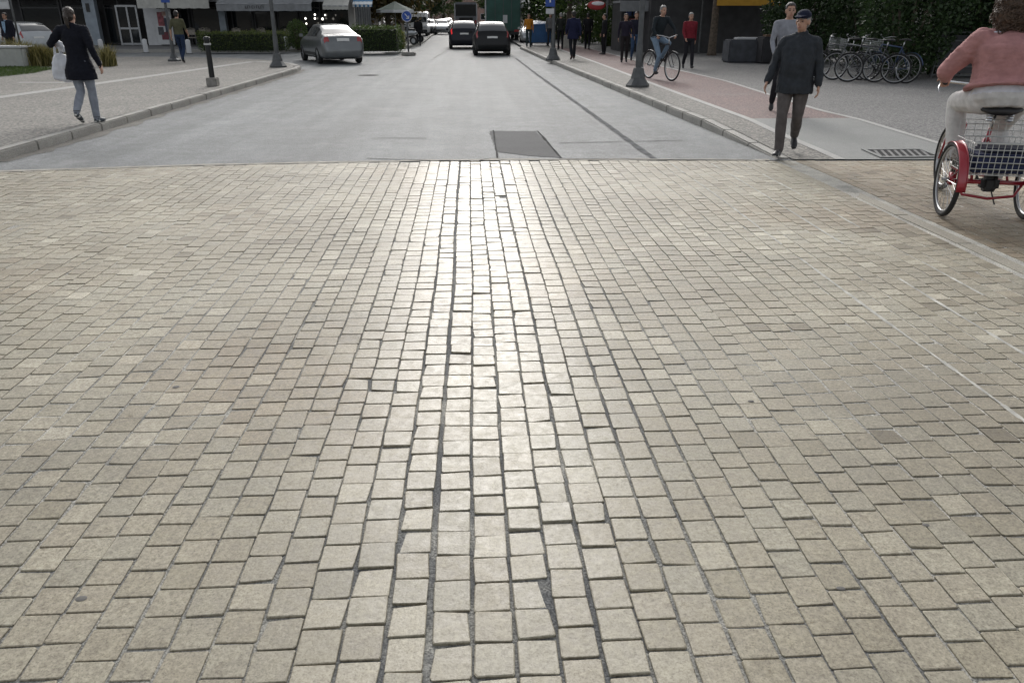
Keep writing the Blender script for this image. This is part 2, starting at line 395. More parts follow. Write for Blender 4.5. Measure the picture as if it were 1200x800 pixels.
# mortar lip along the road edge
lip = MB(); xs = np.linspace(-6, 3.6, 190)
for i in range(len(xs)-1):
    a, b = xs[i], xs[i+1]; wf = lambda q: max(.006, .06 + .07*noise.noise(Vector((q*1.3, 1, 0))) + .045*noise.noise(Vector((q*6.1, 2, 0)))); wa = wf(a); wb = wf(b)
    lip.add([(a, edge_y(a)-.025, .003), (b, edge_y(b)-.025, .003), (b, edge_y(b)+wb, .006), (a, edge_y(a)+wa, .006)], [(0,1,2,3)])
lip.build('mortar_lip', mat('mortar', (.36, .34, .30), .9, 0, .25, 7, .3, 60, coords='Object', dirt=.4), road)
# tar patch, repair joints, seam, small cover, painted lines
def ragged(pts, amp=.012, step=.06):
    out = []
    for i in range(len(pts)):
        a, b = Vector(pts[i]), Vector(pts[(i+1) % len(pts)]); n = max(1, int((b-a).length/step))
        for k in range(n):
            p = a.lerp(b, k/n); out.append((p.x+amp*random.uniform(-1,1), p.y+amp*random.uniform(-1,1)))
    return out
pq = [G(573,154), G(628,154.5), G(658,185), G(620,183), G(582,178)]
sheet('tar_patch', ragged([(p.x, p.y) for p in pq]), .004, asph_dark, road)
tar = mat('tar', (.035, .035, .036), .9, 0, .3, 6, spec=.08)
def strip(name, pts, wid, z, m, parent, jit=0.0):
    mb = MB(); P = [Vector((p[0], p[1], 0)) for p in pts]; Q = []
    for i in range(len(P)-1):
        n = max(1, int((P[i+1]-P[i]).length/.25))
        for k in range(n): Q.append(P[i].lerp(P[i+1], k/n))
    Q.append(P[-1]); vv = []
    for i, p in enumerate(Q):
        t = (Q[min(i+1, len(Q)-1)] - Q[max(0, i-1)]).normalized(); nn = Vector((-t.y, t.x, 0)); h = wid/2*(1+random.uniform(-jit, jit))
        of = nn*random.uniform(-jit, jit)*wid*.3
        vv += [(p.x+nn.x*h+of.x, p.y+nn.y*h+of.y, z), (p.x-nn.x*h+of.x, p.y-nn.y*h+of.y, z)]
    mb.add(vv, [(2*i, 2*i+1, 2*i+3, 2*i+2) for i in range(len(Q)-1)])
    o = mb.build(name, m, parent)
    for f in o.data.polygons: pass
    return o
seam = mat('seam_dark', (.125, .129, .131), .95, 0, .3, 5, spec=.08)
strip('tar_seam', [(2.22, 9.4), (2.14, 15), (2.0, 24), (1.9, 34)], .085, .004, seam, road, .25)
strip('tar_seam', [tuple(G(578,153).xy), tuple(G(583,186).xy)], .022, .008, tar, road, .5)
strip('tar_seam', [tuple(G(630,154).xy), tuple(G(658,186).xy)], .03, .008, tar, road, .5)
strip('tar_seam', [tuple(G(575,154).xy), tuple(G(630,154.5).xy)], .025, .008, tar, road, .4)
for pts in ([(430,186),(500,188.5),(560,189),(575,186)], [(655,186.5),(740,187),(800,188),(880,188)], [(435,162),(500,162.5)], [(655,168),(800,165)]):
    strip('tar_seam', [tuple(G(*p).xy) for p in pts], .02, .0065, mat('crack', (.07, .07, .07), .95, 0, .3, 4, spec=.08), road, .6)
lane = mat('road_paint', (.34, .34, .33), .85, 0, .3, 5, spec=.15, dirt=.5, coords='Object')
for a, b in (((450,73),(476,63)), ((506,70),(523,60)), ((476,63),(500,57)), ((463,70),(474,65.5))):
    strip('lane_marking', [tuple(G(*a).xy), tuple(G(*b).xy)], .14, .004, lane, road, .1)
mb = MB().lathe([(0, .006), (.26, .006), (.30, .004), (.31, .001)], 20)
mh = mb.build('drain_cover', mat('cover_iron', (.05, .05, .052), .9, 0, .3, 20, .3, spec=.1), road); mh.location = G(432, 88.5)

# ---- setts
SM, JM = sett_mat(), joint_mat()
bedp = [(e[0], e[1]+.02) for e in EDGE] + [(14, -6), (-14, -6)]
und = lambda x, y: (.010*noise.noise(Vector((x*.45, y*.35, 3))) - .010*math.exp(-((x-.02)/.22)**2))*min(1, max(0, (edge_y(x)-y)/.6))
bed = MB(); bx = sorted(set(np.round(np.concatenate([np.linspace(-14, 14, 57), np.linspace(-.7, .7, 15)]), 3))); by = np.linspace(0, 1, 40)
for x in bx:
    for t in by:
        y = -2 + (edge_y(x)+.02+2)*t; bed.v.append((x, y, und(x, y) - .0082 + .0060*max(.25, min(1, .6 + 1.0*noise.noise(Vector((x*.9, y*.7, 0)))))*min(1, max(0, (abs(x)-.3)/.8))))
for i in range(len(bx)-1):
    for j in range(39): bed.f.append((i*40+j, (i+1)*40+j, (i+1)*40+j+1, i*40+j+1)); bed.mi.append(0)
paving = tag(bed.build('sett_paving', JM, smooth=True), kind='structure')
PX, PY = .119, .123
def sett_geo(w, l, rng, chip=0.0, h=.03):
    """bevelled stone, origin at the centre of its top"""
    a, b = w/2, l/2; c = .002 + rng.random()*.004
    o = [(-a+c,-b),(a-c,-b),(a,-b+c),(a,b-c),(a-c,b),(-a+c,b),(-a,b-c),(-a,-b+c)]
    o = [(x + rng.uniform(-.0022,.0022), y + rng.uniform(-.0022,.0022)) for x, y in o]
    if chip and rng.random() < chip:
        k = rng.choice([0, 2, 4, 6]); q = rng.uniform(.8, .93)
        o[k] = (o[k][0]*q, o[k][1]*q); o[k-1] = (o[k-1][0]*q, o[k-1][1]*q)
    bv = rng.uniform(.0015, .0034); s1 = 1 - bv*2/w; dz = bv*.6
    tx, ty = rng.uniform(-.01,.01), rng.uniform(-.01,.01)
    v = [(x, y, -h) for x, y in o] + [(x, y, -dz) for x, y in o] + [(x*s1, y*s1, x*tx+y*ty) for x, y in o] + [(0, 0, rng.uniform(-.0004, .0005))]
    f = []
    for k in range(8):
        k2 = (k+1) % 8
        f += [(k, k2, 8+k2, 8+k), (8+k, 8+k2, 16+k2, 16+k), (16+k, 16+k2, 24)]
    return v, f
rng = random.Random(11)
cells = []
def colwob(x, y): return .016*noise.noise(Vector((x*.5, y*.32, 0))) + .005*noise.noise(Vector((x*3.1, y*1.1, 5)))
for c in range(-98, 112):
    x0 = c*PX + .03
    red = 1.0 if x0 > 3.86 else 0.0
    mid = math.exp(-((x0-.03)/.33)**2)
    colgap = rng.uniform(.004, .008) + mid*rng.choice([.002, .004, .014])
    shift = mid*rng.uniform(-.006, .006)
    if 3.68 < x0 < 3.86: continue
    y = 1.0 + rng.random()*PY; yend = edge_y(x0) - .03
    while y < yend:
        l = PY*rng.uniform(.93, 1.07)
        if rng.random() < .03: l *= 1.18
        if y + l > yend: l = yend - y
        if l < .05: break
        xc = x0 + shift + colwob(x0, y); yc = y + l/2; y += l
        px, py = PIX(xc, yc, 0)
        if not (-260 < px < 1460 and py < 1000): continue
        gl = rng.uniform(.005, .009) + (.007*rng.random() if rng.random() < .12 else 0)
        w = PX - colgap - rng.uniform(0, .004)
        cells.append((xc, yc, w, l-gl, red, mid, py, px))
# the 300 nearest that show are single objects; the rest one mesh
vis = [i for i, c in enumerate(cells) if -20 < c[7] < 1220 and c[6] < 815]
near = set(sorted(vis, key=lambda i: -cells[i][6])[:300])
def tone(xc, yc): return min(1, max(0, .5 + rng.gauss(0, .2) + .32*noise.noise(Vector((xc*.8, yc*.8, 9)))))
variants = []
for k in range(64):
    v, f = sett_geo(PX-.009, PY-.008, rng, .18)
    me = bpy.data.meshes.new('sett'); me.from_pydata(v, [], f); me.materials.append(SM)
    a = me.attributes.new('rnd', 'FLOAT', 'POINT'); a.data.foreach_set('value', [min(1, max(0, (k+.5)/64*.8+.1))]*len(v))
    me.attributes.new('red', 'FLOAT', 'POINT'); variants.append(me)
FV, FF, FR, FD = [], [], [], []
for i, (xc, yc, w, l, red, mid, py, px) in enumerate(cells):
    z = und(xc, yc) + rng.gauss(0, .0008 + .0012*mid); t = tone(xc, yc); rz = rng.gauss(0, .009 + .014*mid)
    if mid > .25 and rng.random() < .07: z -= rng.uniform(.003, .006)
    rx, ry = rng.gauss(0, .005 + .010*mid), rng.gauss(0, .005 + .012*mid)
    if i in near:
        k = min(63, max(0, int((t-.1)/.8*64) + rng.randint(-2, 2)))
        o = bpy.data.objects.new('sett', variants[k]); C.objects.link(o); o.parent = paving
        o.location = (xc, yc, z); o.rotation_euler = (rx, ry, rz + rng.choice([0, math.pi])); o.scale = (w/(PX-.009), l/(PY-.008), 1)
    else:
        v, f = sett_geo(w, l, rng, .12); o = len(FV)
        M = Matrix.Translation((xc, yc, z)) @ Matrix.Rotation(rz, 4, 'Z') @ Matrix.Rotation(rx, 4, 'X') @ Matrix.Rotation(ry, 4, 'Y')
        FV += [tuple(M @ Vector(p)) for p in v]; FF += [tuple(q+o for q in g) for g in f]; FR += [t]*len(v); FD += [red*rng.uniform(.45, 1) if red else max(0, min(.6, 1.0*(noise.noise(Vector((xc*.7, yc*.7, 21))) - .15) + rng.gauss(0, .13)))]*len(v)
me = bpy.data.meshes.new('sett_field'); me.from_pydata(FV, [], FF); me.materials.append(SM)
a = me.attributes.new('rnd', 'FLOAT', 'POINT'); a.data.foreach_set('value', FR)
a = me.attributes.new('red', 'FLOAT', 'POINT'); a.data.foreach_set('value', FD)
o = bpy.data.objects.new('sett_field', me); C.objects.link(o); o.parent = paving; o['kind'] = 'stuff'
# flush kerb strip that carries the kerb line on through the setts
for k in range(9):
    y0 = .9 + k*.93
    MB().bbox((3.77, y0+.46, -.026), (.13, .92, .046), .006).build('flush_kerb_stone', ground_mat('flush_stone', (.22,.2,.16), (.30,.278,.222), .65, 80, .4, 1.1) if 'flush_stone' not in MATS else MATS['flush_stone'], paving)
gum = mat('gum', (.13, .125, .115), .8, 0, .3, 20)
for k, (px, py) in enumerate(((1085,615),(880,470),(206,452),(985,690),(95,700))):
    p = G(px, py); r9 = random.uniform(.010, .018)
    q = MB().lathe([(1e-3, .0022), (r9*.7, .002), (r9, .0)], 9).build('gum_spot', gum, paving, True); q.location = (p.x, p.y, und(p.x, p.y)+.0012); q.scale = (1, random.uniform(.6, 1), 1)
# lime filled joints on the tricycle's side
lime = mat('lime', (.42, .41, .37), .9, 0, .3, 9, .2, 80)
for c in (19, 23, 26):
    x0 = c*PX + .03 + PX/2; ys = np.arange(1.5, edge_y(x0)-.1, .12)
    mb = MB()
    for q in range(len(ys)-1):
        if noise.noise(Vector((c*7.1, ys[q]*1.4, 0))) < (-.3 if c == 19 else -.08): continue
        ww = .006 + .007*random.random()
        xa, xb = x0 + colwob(x0, ys[q]), x0 + colwob(x0, ys[q+1]); za, zb = und(x0, ys[q])+.0015, und(x0, ys[q+1])+.0015
        mb.add([(xa-ww, ys[q], za), (xa+ww, ys[q], za), (xb+ww, ys[q+1], zb), (xb-ww, ys[q+1], zb)], [(0,1,2,3)])
    mb.build('lime_joint', lime, paving)

# ---- pavements
KL = [(-5.72, 6.5), (-5.66, 9.6), (-5.58, 13.2), (-5.48, 20), (-5.40, 25.6), (-5.55, 27.0), (-6.1, 28.5), (-7.2, 30.2), (-9, 32.2), (-11.5, 33.4), (-15, 33.8), (-60, 34.2)]
lp = [(x-.16 if y < 33 else x, y-.0 if y < 33 else y-.16) for x, y in KL]
sheet('left_pavement', lp + [(-60, 6.5)], PAVE, agg, kind='structure')
lpo = bpy.data.objects['left_pavement']
def kerb_run(name, line, inward, h=PAVE, length=1.0, wd=.16, hfun=None):
    root = bpy.data.objects.new(name, None); C.objects.link(root); root['kind'] = 'structure'
    P = [Vector((x, y, 0)) for x, y in line]; seg = []
    for i in range(len(P)-1):
        n = max(1, round((P[i+1]-P[i]).length/length))
        if (P[i+1]-P[i]).length/n > 2: n = int((P[i+1]-P[i]).length/2)
        for k in range(n): seg.append((P[i].lerp(P[i+1], k/n), P[i].lerp(P[i+1], (k+1)/n)))
    for a, b in seg:
        if a.x < -32: continue
        t = (b-a); L = t.length; ang = math.atan2(t.y, t.x); nn = Vector((-t.y, t.x, 0)).normalized()*inward
        hh = h + random.uniform(-.004, .006)
        if hfun: hh = hfun((a.y+b.y)/2) + .004
        c = (a+b)/2 + nn*(wd/2)
        q = MB().bbox((0, 0, 0), (L-.012, wd, hh+.05), .018).build('kerb_stone', conc, root); q.location = (c.x + random.uniform(-.004,.004), c.y + random.uniform(-.004,.004), (hh-.05)/2); q.rotation_euler = (0, 0, ang)
        if hfun:
            q.rotation_mode = 'ZYX'; q.rotation_euler = (0, -math.atan2(hfun(b.y)-hfun(a.y), L), ang); q.rotation_mode = 'XYZ'; q.rotation_euler = (Matrix.Rotation(ang, 3, 'Z') @ Matrix.Rotation(-math.atan2(hfun(b.y)-hfun(a.y), L), 3, 'Y')).to_euler()
    return root
kerb_run('left_kerb', KL, 1)
strip('gutter_dirt', [(x+.07, y) for x, y in KL[1:6]], .22, .004, ground_mat('gutter_dirt', (.10,.095,.085), (.20,.19,.17), .95, 60, .6, 1.6), road, .55)
# pale strips set in the left pavement
def gp(px, py): return tuple(G(px, py, PAVE).xy)
for a, b, wd in (((-20,117),(296,72.5),.32), ((22,96.8),(88,97),.22), ((296,72.5),(330,73.5),.25)):
    strip('paving_strip', [gp(*a), gp(*b)], wd, PAVE+.004, pale, lpo, .02)
# right pavement: ramp down to the setts
def rz_(y): return float(np.interp(y, [9.1, 12.2], [.006, PAVE]))
KRX = lambda y: float(np.interp(y, [8, 9.6, 14.7, 31.7, 44.9], [3.76, 3.71, 3.52, 2.96, 2.67]))
def right_band(name, fx0, fx1, y0, y1, m, dz=0.0, parent=None, kind=None, step=1.0):
    mb = MB(); ys = list(np.arange(y0, y1, step)) + [y1]; vv = []
    for y in ys: vv += [(fx0(y), max(y, edge_y(fx0(y))+.0) if y == y0 else y, rz_(y)+dz), (fx1(y), max(y, edge_y(fx1(y))+.0) if y == y0 else y, rz_(y)+dz)]
    mb.add(vv, [(2*i, 2*i+1, 2*i+3, 2*i+2) for i in range(len(ys)-1)])
    o = mb.build(name, m, parent)
    if kind: o['kind'] = kind
    return o
E0 = 9.12
rp_ = right_band('right_pavement', lambda y: KRX(y)+.16, lambda y: 45, E0, 75, greyplaza, 0, kind='structure')
# inner line of the cycle lane and its outer line, read from the photograph
la = [G(985,188), G(905,156,.05), G(774,102,PAVE), G(700,74,PAVE)]; lb = [G(1110,172,.03), G(960,131,.1), G(850,95,PAVE), G(740,70,PAVE)]
def fline(L):
    L = sorted(L, key=lambda p: p.y); return lambda y: float(np.interp(y, [p.y for p in L], [p.x for p in L]))
fa, fb = fline(la), fline(lb)
right_band('kerbside_paving', lambda y: KRX(y)+.16, lambda y: fa(y)-.06, E0, 46, agg, .004, rp_)
right_band('cycle_lane', lambda y: fa(y)+.06, lambda y: fb(y)-.05, 12.3, 46, redlane, .004, rp_)
right_band('concrete_slab', lambda y: fa(y)+.06, lambda y: fb(y)-.05, E0, 12.3, concslab, .0045, rp_, step=.5)
right_band('paving_strip', lambda y: fa(y)-.06, lambda y: fa(y)+.06, E0, 46, pale, .008, rp_, step=.5)
right_band('paving_strip', lambda y: fb(y)-.05, lambda y: fb(y)+.05, E0, 46, pale, .008, rp_, step=.5)
kerb_run('right_kerb', [(KRX(y), y) for y in np.arange(9.3, 45, 1.0)], -1, hfun=rz_)
# far corner pavement in front of the shops
FC = [(-60, 40.2), (-30, 40.3), (-12, 40.6), (-7.2, 40.9), (-5.2, 41.5), (-3.9, 42.9), (-3.3, 45.5), (-3.05, 50), (-3.0, 55), (-3.3, 70), (-3.6, 140)]
farp = sheet('far_pavement', [(x-.1 if y > 43 else x, y if y > 43 else y+.12) for x, y in FC] + [(-60, 140)], PAVE+.01, ground_mat('far_paving', (.10, .10, .102), (.15, .15, .148), .8, 40, .3, .5), kind='structure')
kerb_run('far_kerb', FC[1:], 1, h=PAVE+.01, length=1.8)

# ================================================================ BUILDERS
# ---- foliage
def leaves(name, pts, size, m, parent=None, seed=0, tone=None, aspect=.5, up=.0, kind=None):
    """a cloud of small folded leaves, one mesh"""
    r = np.random.RandomState(seed); pts = np.asarray(pts, float); n = len(pts)
    d = r.normal(size=(n, 3)); d[:, 2] += up; d /= np.linalg.norm(d, axis=1)[:, None]
    e = r.normal(size=(n, 3)); e -= d*np.sum(d*e, 1)[:, None]; e /= np.linalg.norm(e, axis=1)[:, None]
    nn = np.cross(d, e); s = size*r.uniform(.6, 1.35, (n, 1)); wd = s*aspect
    tip, base = pts + d*s*.5, pts - d*s*.5
    l_, r_ = pts + e*wd*.5 + nn*wd*.15, pts - e*wd*.5 + nn*wd*.15
    V = np.stack([base, r_, tip, l_], 1).reshape(-1, 3)
    me = bpy.data.meshes.new(name); me.vertices.add(n*4); me.vertices.foreach_set('co', V.ravel())
    me.loops.add(n*4); me.loops.foreach_set('vertex_index', np.arange(n*4)); me.polygons.add(n)
    me.polygons.foreach_set('loop_start', np.arange(n)*4); me.update(calc_edges=True)
    a = me.attributes.new('rnd', 'FLOAT', 'POINT')
    tn = r.uniform(0, 1, n)*.6 + (tone if tone is not None else .2); a.data.foreach_set('value', np.repeat(np.clip(tn, 0, 1), 4))
    me.materials.append(m); o = bpy.data.objects.new(name, me); C.objects.link(o)
    if parent: o.parent = parent
    if kind: o['kind'] = kind
    return o
bark = mat('bark', (.10, .078, .058), .9, 0, .35, 12, .6, 30)
LEAF_D = leaf_mat('leaf_dark', [(.012, .026, .010), (.022, .045, .014), (.035, .065, .02), (.055, .09, .028)])
LEAF_M = leaf_mat('leaf_mid', [(.022, .045, .012), (.04, .075, .018), (.07, .11, .025), (.11, .15, .035)])
LEAF_Y = leaf_mat('leaf_yellow', [(.05, .07, .015), (.10, .13, .022), (.17, .19, .03), (.26, .25, .05)])
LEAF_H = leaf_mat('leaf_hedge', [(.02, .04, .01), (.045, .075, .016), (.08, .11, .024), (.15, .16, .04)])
LEAF_B = leaf_mat('leaf_autumn', [(.035, .04, .014), (.065, .06, .02), (.10, .075, .025), (.14, .09, .03)])
def crown_pts(n_cl, per, rad, zc, seed, spread=.55):
    r = np.random.RandomState(seed); P, T = [], []
    for k in range(n_cl):
        d = r.normal(size=3); d /= np.linalg.norm(d); q = r.uniform(.35, 1.0)**.6
        c = np.array([d[0]*rad[0]*q, d[1]*rad[1]*q, zc + d[2]*rad[2]*q]); n = int(per*r.uniform(.5, 1.4))
        sc_ = spread*r.uniform(.6, 1.3); P.append(c + r.normal(size=(n, 3))*[sc_, sc_, sc_*.7]); T.append(np.full(n, r.uniform(0, .4)))
    return np.concatenate(P), np.concatenate(T)
def make_tree(label, loc, h, rad, zc, leafm, seed, group, ncl=60, per=130, size=.2, trunk_r=.16, fork=2.4):
    t = thing('street_tree', label, 'tree', loc, 0, group); r = random.Random(seed)
    tr = MB(); top = Vector((r.uniform(-.2,.2), r.uniform(-.2,.2), fork))
    tr.tube([(0,0,-.05), (0,0,.15), (top.x*.4, top.y*.4, fork*.5), top], [trunk_r*1.35, trunk_r*1.05, trunk_r*.9, trunk_r*.8], 10)
    tru = tr.build('trunk', bark, t, smooth=True)
    for k in range(6):
        a = k*1.05 + r.uniform(-.3,.3); e = Vector((math.cos(a)*rad[0]*.65, math.sin(a)*rad[1]*.65, zc + r.uniform(-.3,.5)*rad[2])); m_ = top.lerp(e, .5) + Vector((r.uniform(-.3,.3), r.uniform(-.3,.3), .3))
        lb_ = MB().tube([top - Vector((0,0,.1)), m_, e], [trunk_r*.5, trunk_r*.32, trunk_r*.1], 7)
        for j in range(3):
            e2 = m_.lerp(e, r.uniform(.2,.8)); lb_.tube([e2, e2 + Vector((r.uniform(-1,1), r.uniform(-1,1), r.uniform(.2,1)))*rad[0]*.3], [trunk_r*.2, trunk_r*.05], 5)
        lb_.build('limb', bark, tru, smooth=True)
    P, T = crown_pts(ncl, per, rad, zc, seed); leaves('crown', P, size, leafm, t, seed, T)
    return t
def hedge_pts(x0, x1, y0, y1, z0, z1, n, r, rough=.05):
    """points near the faces of a clipped hedge"""
    P = []
    dims = (x1-x0, y1-y0, z1-z0); ar = [dims[0]*dims[2]*2, dims[1]*dims[2]*2, dims[0]*dims[1]]; tot = sum(ar)
    for k in range(n):
        u = r.random()*tot
        p = [r.uniform(x0,x1), r.uniform(y0,y1), r.uniform(z0,z1)]
        if u < ar[0]: p[1] = y0 if r.random() < .5 else y1
        elif u < ar[0]+ar[1]: p[0] = x0 if r.random() < .5 else x1
        else: p[2] = z1
        bb = 1 + .7*noise.noise(Vector((p[0]*2.2, p[1]*2.2, p[2]*2.2)))
        P.append([p[0]+r.gauss(0, rough), p[1]+r.gauss(0, rough), p[2]+r.gauss(0, rough)*bb + .06*noise.noise(Vector((p[0]*1.7, p[1], 0)))])
    return P
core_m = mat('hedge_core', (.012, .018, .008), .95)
def hedge(name, label, loc, dims, leafm, seed, n=4500, size=.07, cat='hedge', group=None, rz=0):
    t = thing(name, label, cat, loc, rz, group); r = random.Random(seed); x, y, z = dims
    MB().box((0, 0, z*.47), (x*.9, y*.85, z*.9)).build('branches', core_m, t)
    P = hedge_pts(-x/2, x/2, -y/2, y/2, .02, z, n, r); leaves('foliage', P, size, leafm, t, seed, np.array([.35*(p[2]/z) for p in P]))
    return t
def bush(label, loc, rad, h, leafm, seed, n=6000, size=.11, group=None, cat='shrub'):
    t = thing('leafy_shrub', label, cat, loc, 0, group); r = np.random.RandomState(seed)
    st = MB()
    for k in range(7):
        a = k*.9; st.tube([(math.cos(a)*.08, math.sin(a)*.08, -.03), (math.cos(a)*rad*.3, math.sin(a)*rad*.3, h*.45), (math.cos(a)*rad*.55, math.sin(a)*rad*.55, h*.8)], [.03, .02, .008], 6)
    st.build('stems', bark, t)
    d = r.normal(size=(n, 3)); d /= np.linalg.norm(d, axis=1)[:, None]; q = r.uniform(.25, 1, n)**.4
    P = d*q[:, None]*[rad, rad, h*.52]; P[:, 2] += h*.5
    T = np.zeros(n)
    for i in range(n):
        b = noise.noise(Vector(P[i]*1.5 + seed)); P[i] *= [1+.28*b, 1+.28*b, 1+.12*b]; T[i] = .18 + .35*b
    P = P[P[:, 2] > .02]; leaves('crown', P, size, leafm, t, seed, T[:len(P)])
    return t

# ---- people
K_P = .945
SKIN = mat('skin', (.42, .25, .18), .55, 0, .08, 12, spec=.4)
def cloth(name, col, rough=.85, var=.14, bump=.25, scale=14): return mat('cloth_'+name, col, rough, 0, var, scale, bump, 38, spec=.2)
hair_b = mat('hair_brown', (.07, .042, .026), .55, 0, .4, 40, .6, 60); hair_d = mat('hair_dark', (.018, .014, .012), .5, 0, .4, 40, .6, 60)
hair_g = mat('hair_grey', (.25, .24, .23), .6, 0, .3, 40, .6, 60); shoe_k = mat('shoe_black', (.015, .015, .017), .5, 0, .2, 20)
rubber_w = mat('sole_white', (.55, .55, .53), .6, 0, .1, 20)
def base_pose():
    return dict(pelvis=(0,0,.95), chest=(0,.0,1.30), neck=(0,-.005,1.47), head=(0,.02,1.61),
        shL=(-.185,-.01,1.41), elL=(-.235,-.03,1.13), wrL=(-.24,.06,.88), shR=(.185,-.01,1.41), elR=(.235,-.03,1.13), wrR=(.24,.06,.88),
        hipL=(-.095,0,.91), knL=(-.10,.03,.50), anL=(-.10,-.02,.09), toL=(-.115,.15,.03), hipR=(.095,0,.91), knR=(.10,.03,.50), anR=(.10,-.02,.09), toR=(.115,.15,.03))
def walk(f='L', step=1.0):
    p = base_pose(); b = 'R' if f == 'L' else 'L'; s = {'L': -1, 'R': 1}
    p['kn'+f] = (s[f]*.095, .19*step, .51); p['an'+f] = (s[f]*.095, .27*step, .10); p['to'+f] = (s[f]*.11, .44*step, .06)
    p['kn'+b] = (s[b]*.09, .02, .49); p['an'+b] = (s[b]*.09, -.27*step, .17); p['to'+b] = (s[b]*.10, -.17*step, .03)
    p['el'+b] = (s[b]*.24, .05, 1.14); p['wr'+b] = (s[b]*.22, .22, .95)
    p['el'+f] = (s[f]*.24, -.12, 1.14); p['wr'+f] = (s[f]*.25, -.12, .88)
    return p
def smooth_noise(o, amp, sc_=9.0, stretch=(1, 1, .55)):
    n = len(o.data.vertices); co = np.empty(n*3, np.float32); o.data.vertices.foreach_get('co', co); co = co.reshape(-1, 3)
    nr = np.empty(n*3, np.float32); o.data.vertex_normals.foreach_get('vector', nr); nr = nr.reshape(-1, 3)
    q = (co*np.array(stretch)*sc_).tolist(); d = np.array([noise.noise(p) for p in q], np.float32)
    o.data.vertices.foreach_set('co', (co + nr*(amp*d)[:, None]).ravel()); o.data.update()
def fuse(name, mb, tags, mats, voxel, parent, smooth_it=2):
    """join overlapping volumes into one continuous skin; faces take the material of the nearest source volume"""
    me = bpy.data.meshes.new(name); me.from_pydata(mb.v, [], mb.f); me.update()
    bm = bmesh.new(); bm.from_mesh(me); bmesh.ops.recalc_face_normals(bm, faces=bm.faces); bm.to_mesh(me); bm.free()
    o = bpy.data.objects.new(name, me); C.objects.link(o)
    md = o.modifiers.new('r', 'REMESH'); md.mode = 'VOXEL'; md.voxel_size = voxel; md.adaptivity = 0
    if smooth_it:
        ms = o.modifiers.new('s', 'SMOOTH'); ms.iterations = smooth_it; ms.factor = .5
    eval_mods(o); o.data.name = name
    kd = kdtree.KDTree(len(mb.f))
    for i, f in enumerate(mb.f):
        c = Vector((0,0,0))
        for q in f: c += Vector(mb.v[q])
        kd.insert(c/len(f), i)
    kd.balance(); o.data.materials.clear()
    for m in mats: o.data.materials.append(m)
    if len(mats) > 1:
        o.data.polygons.foreach_set('material_index', [mb.mi[kd.find(p.center)[1]] for p in o.data.polygons])
    o.data.polygons.foreach_set('use_smooth', [True]*len(o.data.polygons))
    if parent: o.parent = parent
    return o
def dens(a, b, n): a, b = Vector(a), Vector(b); return [a.lerp(b, i/n) for i in range(n+1)]
def limb(mb, a, b, c, r, mi_u, mi_l, n=7):
    """two-segment limb with tapering radii r = (a, mid upper, joint, mid lower, end)"""
    a, b, c = Vector(a), Vector(b), Vector(c)
    P = dens(a, b, n); Rr = [np.interp(i/n, [0, .5, 1], [r[0], r[1], r[2]]) for i in range(n+1)]
    mb.tube(P, Rr, 12, mi_u); mb.ell(a, (r[0],)*3, 8, mi_u); mb.ell(b, (r[2],)*3, 8, mi_u)
    P = dens(b, c, n); Rr = [np.interp(i/n, [0, .4, 1], [r[2], r[3], r[4]]) for i in range(n+1)]
    mb.tube(P, Rr, 12, mi_l); mb.ell(c, (r[4],)*3, 6, mi_l)
def hand(mb, el, wr, side, mi, curl=.5, palm=None, k=1.0):
    el, wr = Vector(el), Vector(wr); d = (wr-el).normalized()
    fwd = Vector(palm) if palm is not None else Vector((-side, 0, 0))      # palm normal
    fwd = (fwd - d*fwd.dot(d)).normalized(); th = d.cross(fwd)*side*-1     # towards thumb
    if palm is None and th.y < 0: th = -th
    pm = wr + d*.05*k
    mb.tube([wr - d*.01, wr + d*.03*k, wr + d*.085*k], [(.024*k, .02*k), (.038*k, .016*k), (.038*k, .014*k)], 10, mi, up=th)
    for i, (o, L) in enumerate(((.030, .068), (.010, .076), (-.010, .070), (-.030, .055))):
        b = wr + d*.082*k + th*o*k; q1 = b + (d*math.cos(curl*.7) + fwd*math.sin(curl*.7))*L*.5*k; q2 = q1 + (d*math.cos(curl*1.7) + fwd*math.sin(curl*1.7))*L*.5*k
        mb.tube([b - d*.015*k, b, q1, q2], [.0095*k, .0095*k, .0088*k, .007*k], 8, mi)
    b = wr + d*.025*k + th*.03*k; q1 = b + (d*.6 + th*.7 + fwd*.25).normalized()*.035*k; q2 = q1 + (d*.85 + th*.2 + fwd*.4).normalized()*.03*k
    mb.tube([b - th*.012*k, b, q1, q2], [.012*k, .012*k, .010*k, .008*k], 8, mi)
